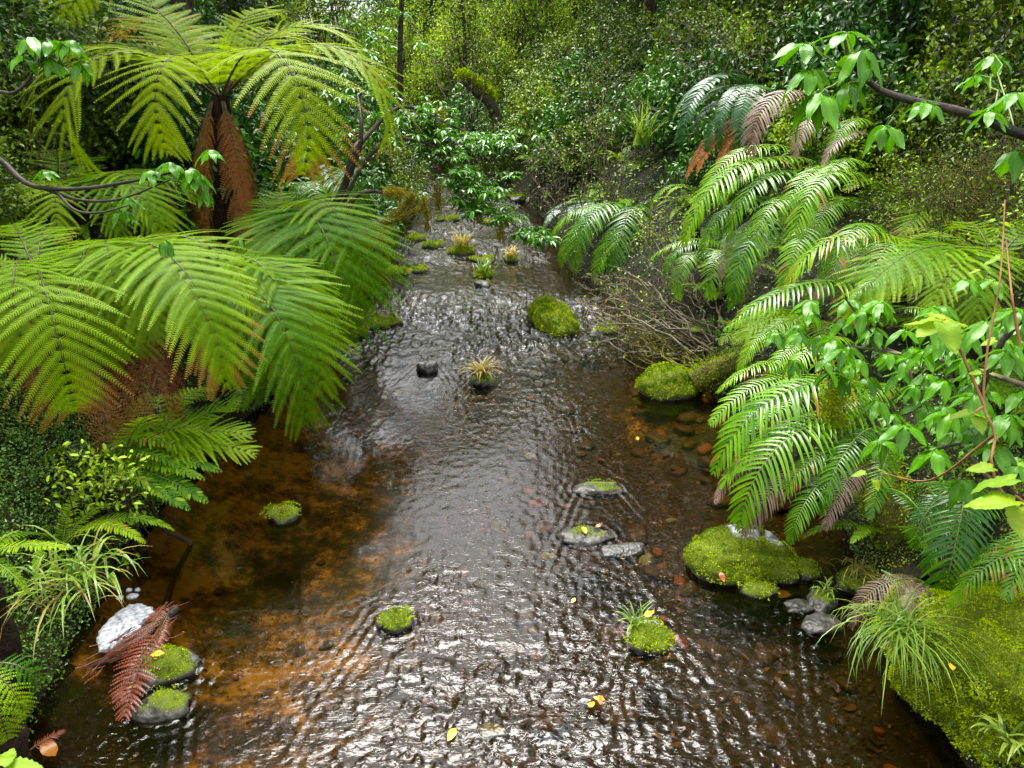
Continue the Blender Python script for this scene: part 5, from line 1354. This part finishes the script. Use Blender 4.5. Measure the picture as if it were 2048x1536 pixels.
def litter(n, xlo, xhi, ylo, yhi, lo, hi, mat, name, seed, flat):
    r = np.random.default_rng(seed)
    x = r.uniform(xlo, xhi, n); y = r.uniform(ylo, yhi, n)
    keep = (bank_d(x, y) < -.08) & (fbm(x * 2.2, y * 2.2, seed=seed) > (-.05 if flat else -.25)); x, y = x[keep], y[keep]; n = len(x)
    P = np.stack([x, y, height(x, y) + .006], -1); L = r.uniform(lo, hi, n) * r.uniform(.5, 1, n)
    a = r.uniform(0, 6.28, n); X = np.stack([np.cos(a), np.sin(a), r.normal(0, .12, n)], -1)
    mb = MB(); t = np.clip(r.normal(.4, .3, n), 0, 1)
    if flat: add_leaves(mb, P, X, norm(r.normal(0, .2, (n, 3)) + [0, 0, 1]), L, L * r.uniform(.3, .7, n), t, True)
    else:
        tv = np.array([[-.5, 0, 0], [-.1, .42, .05], [.5, .1, 0], [.05, -.4, .04], [0, 0, .42]]); tt = np.array([[0, 4, 1], [1, 4, 2], [2, 4, 3], [3, 4, 0]])
        V_ = scatter(tv, P, X, np.tile([0, 0, 1.0], (n, 1)), L, L)
        mb.add(V_, T=(np.arange(n)[:, None, None] * 5 + tt[None]).reshape(-1, 3), tint=np.repeat(t, 5))
    return tag(link(name, mb.mesh(name, mat, not flat), kind="stuff"), "dark leaf litter settled on the amber sand" if flat else "fine gravel covering the stream bed", "leaf litter" if flat else "gravel")
M['gravel'] = leaf_mat("stream_gravel", (0.02, 0.014, 0.007), (0.16, 0.095, 0.03), 0.7, 0.0, 0.3)
M['litter'] = leaf_mat("sunken_litter", (0.02, 0.013, 0.004), (0.26, 0.15, 0.022), 0.7, 0.0, 0.3)
litter(30000, -.6, 2.5, 1.5, 11, .010, .045, M['gravel'], "gravel", 81, False)
litter(16000, -2.7, -.1, 1.8, 8, .012, .04, M['litter'], "leaf_litter", 82, True)
litter(3000, .6, 2.4, 1.8, 8, .03, .09, M['litter'], "leaf_litter", 83, True)

tag(cover(16000, 1.5, 4.4, -.05, .8, .014, 'moss', "bank_moss", 76, -.35, 1, lift=.03), "moss coating the near right bank round the boulder", "moss")
# small ferns dotted over both banks
def small_fern(label, group, seed, kind, nf, L):
    t = thing("small_fern", label, "fern", (0, 0, 0), group)
    for i in range(nf):
        az = i * 6.283 / nf + rnd.uniform(-.3, .3); l_ = L * rnd.uniform(.75, 1.15)
        lf, rb = frond_meshes(kind, l_, RAD(rnd.uniform(40, 65)), RAD(rnd.uniform(-50, -15)), yellow=rnd.uniform(-.15, .1))
        o = link("frond", lf, t, (0, 0, 0), (0, 0, az)); link("midrib", rb, o)
    return t
protos = [small_fern("small feathery fern growing among the undergrowth of the banks", "small feathery ferns on the banks", 1, 'small', 8, .55),
          small_fern("small feathery fern growing among the undergrowth of the banks", "small feathery ferns on the banks", 2, 'small', 7, .65),
          small_fern("small sword-leaved fern growing among the undergrowth of the banks", "small sword ferns on the banks", 3, 'sword', 8, .6)]
spots = []
for i in range(95):
    y = rnd.uniform(5.5, 20); l, r_ = edges(y); d = rnd.uniform(.35, 2.8 if i < 45 else 5.5)
    spots.append((l - d if rnd.random() < .5 else r_ + d, y))
for i in range(16):
    y = rnd.uniform(3.6, 7.5); spots.append((edges(y)[0] - rnd.uniform(.1, 1.2), y))
for i in range(22):
    y = rnd.uniform(3.6, 9.5); spots.append((edges(y)[1] + rnd.uniform(.1, 2.2), y))
for i, (x, y) in enumerate(spots):
    o = protos[i] if i < 3 else copy_tree(protos[i % 3])
    g = ground(x, y); s = rnd.uniform(.7, 1.25) * (1 + .03 * max(y - 8, 0))
    o.location = tuple(g); o.rotation_euler = (0, 0, rnd.uniform(0, 6.28)); o.scale = (s, s, s)
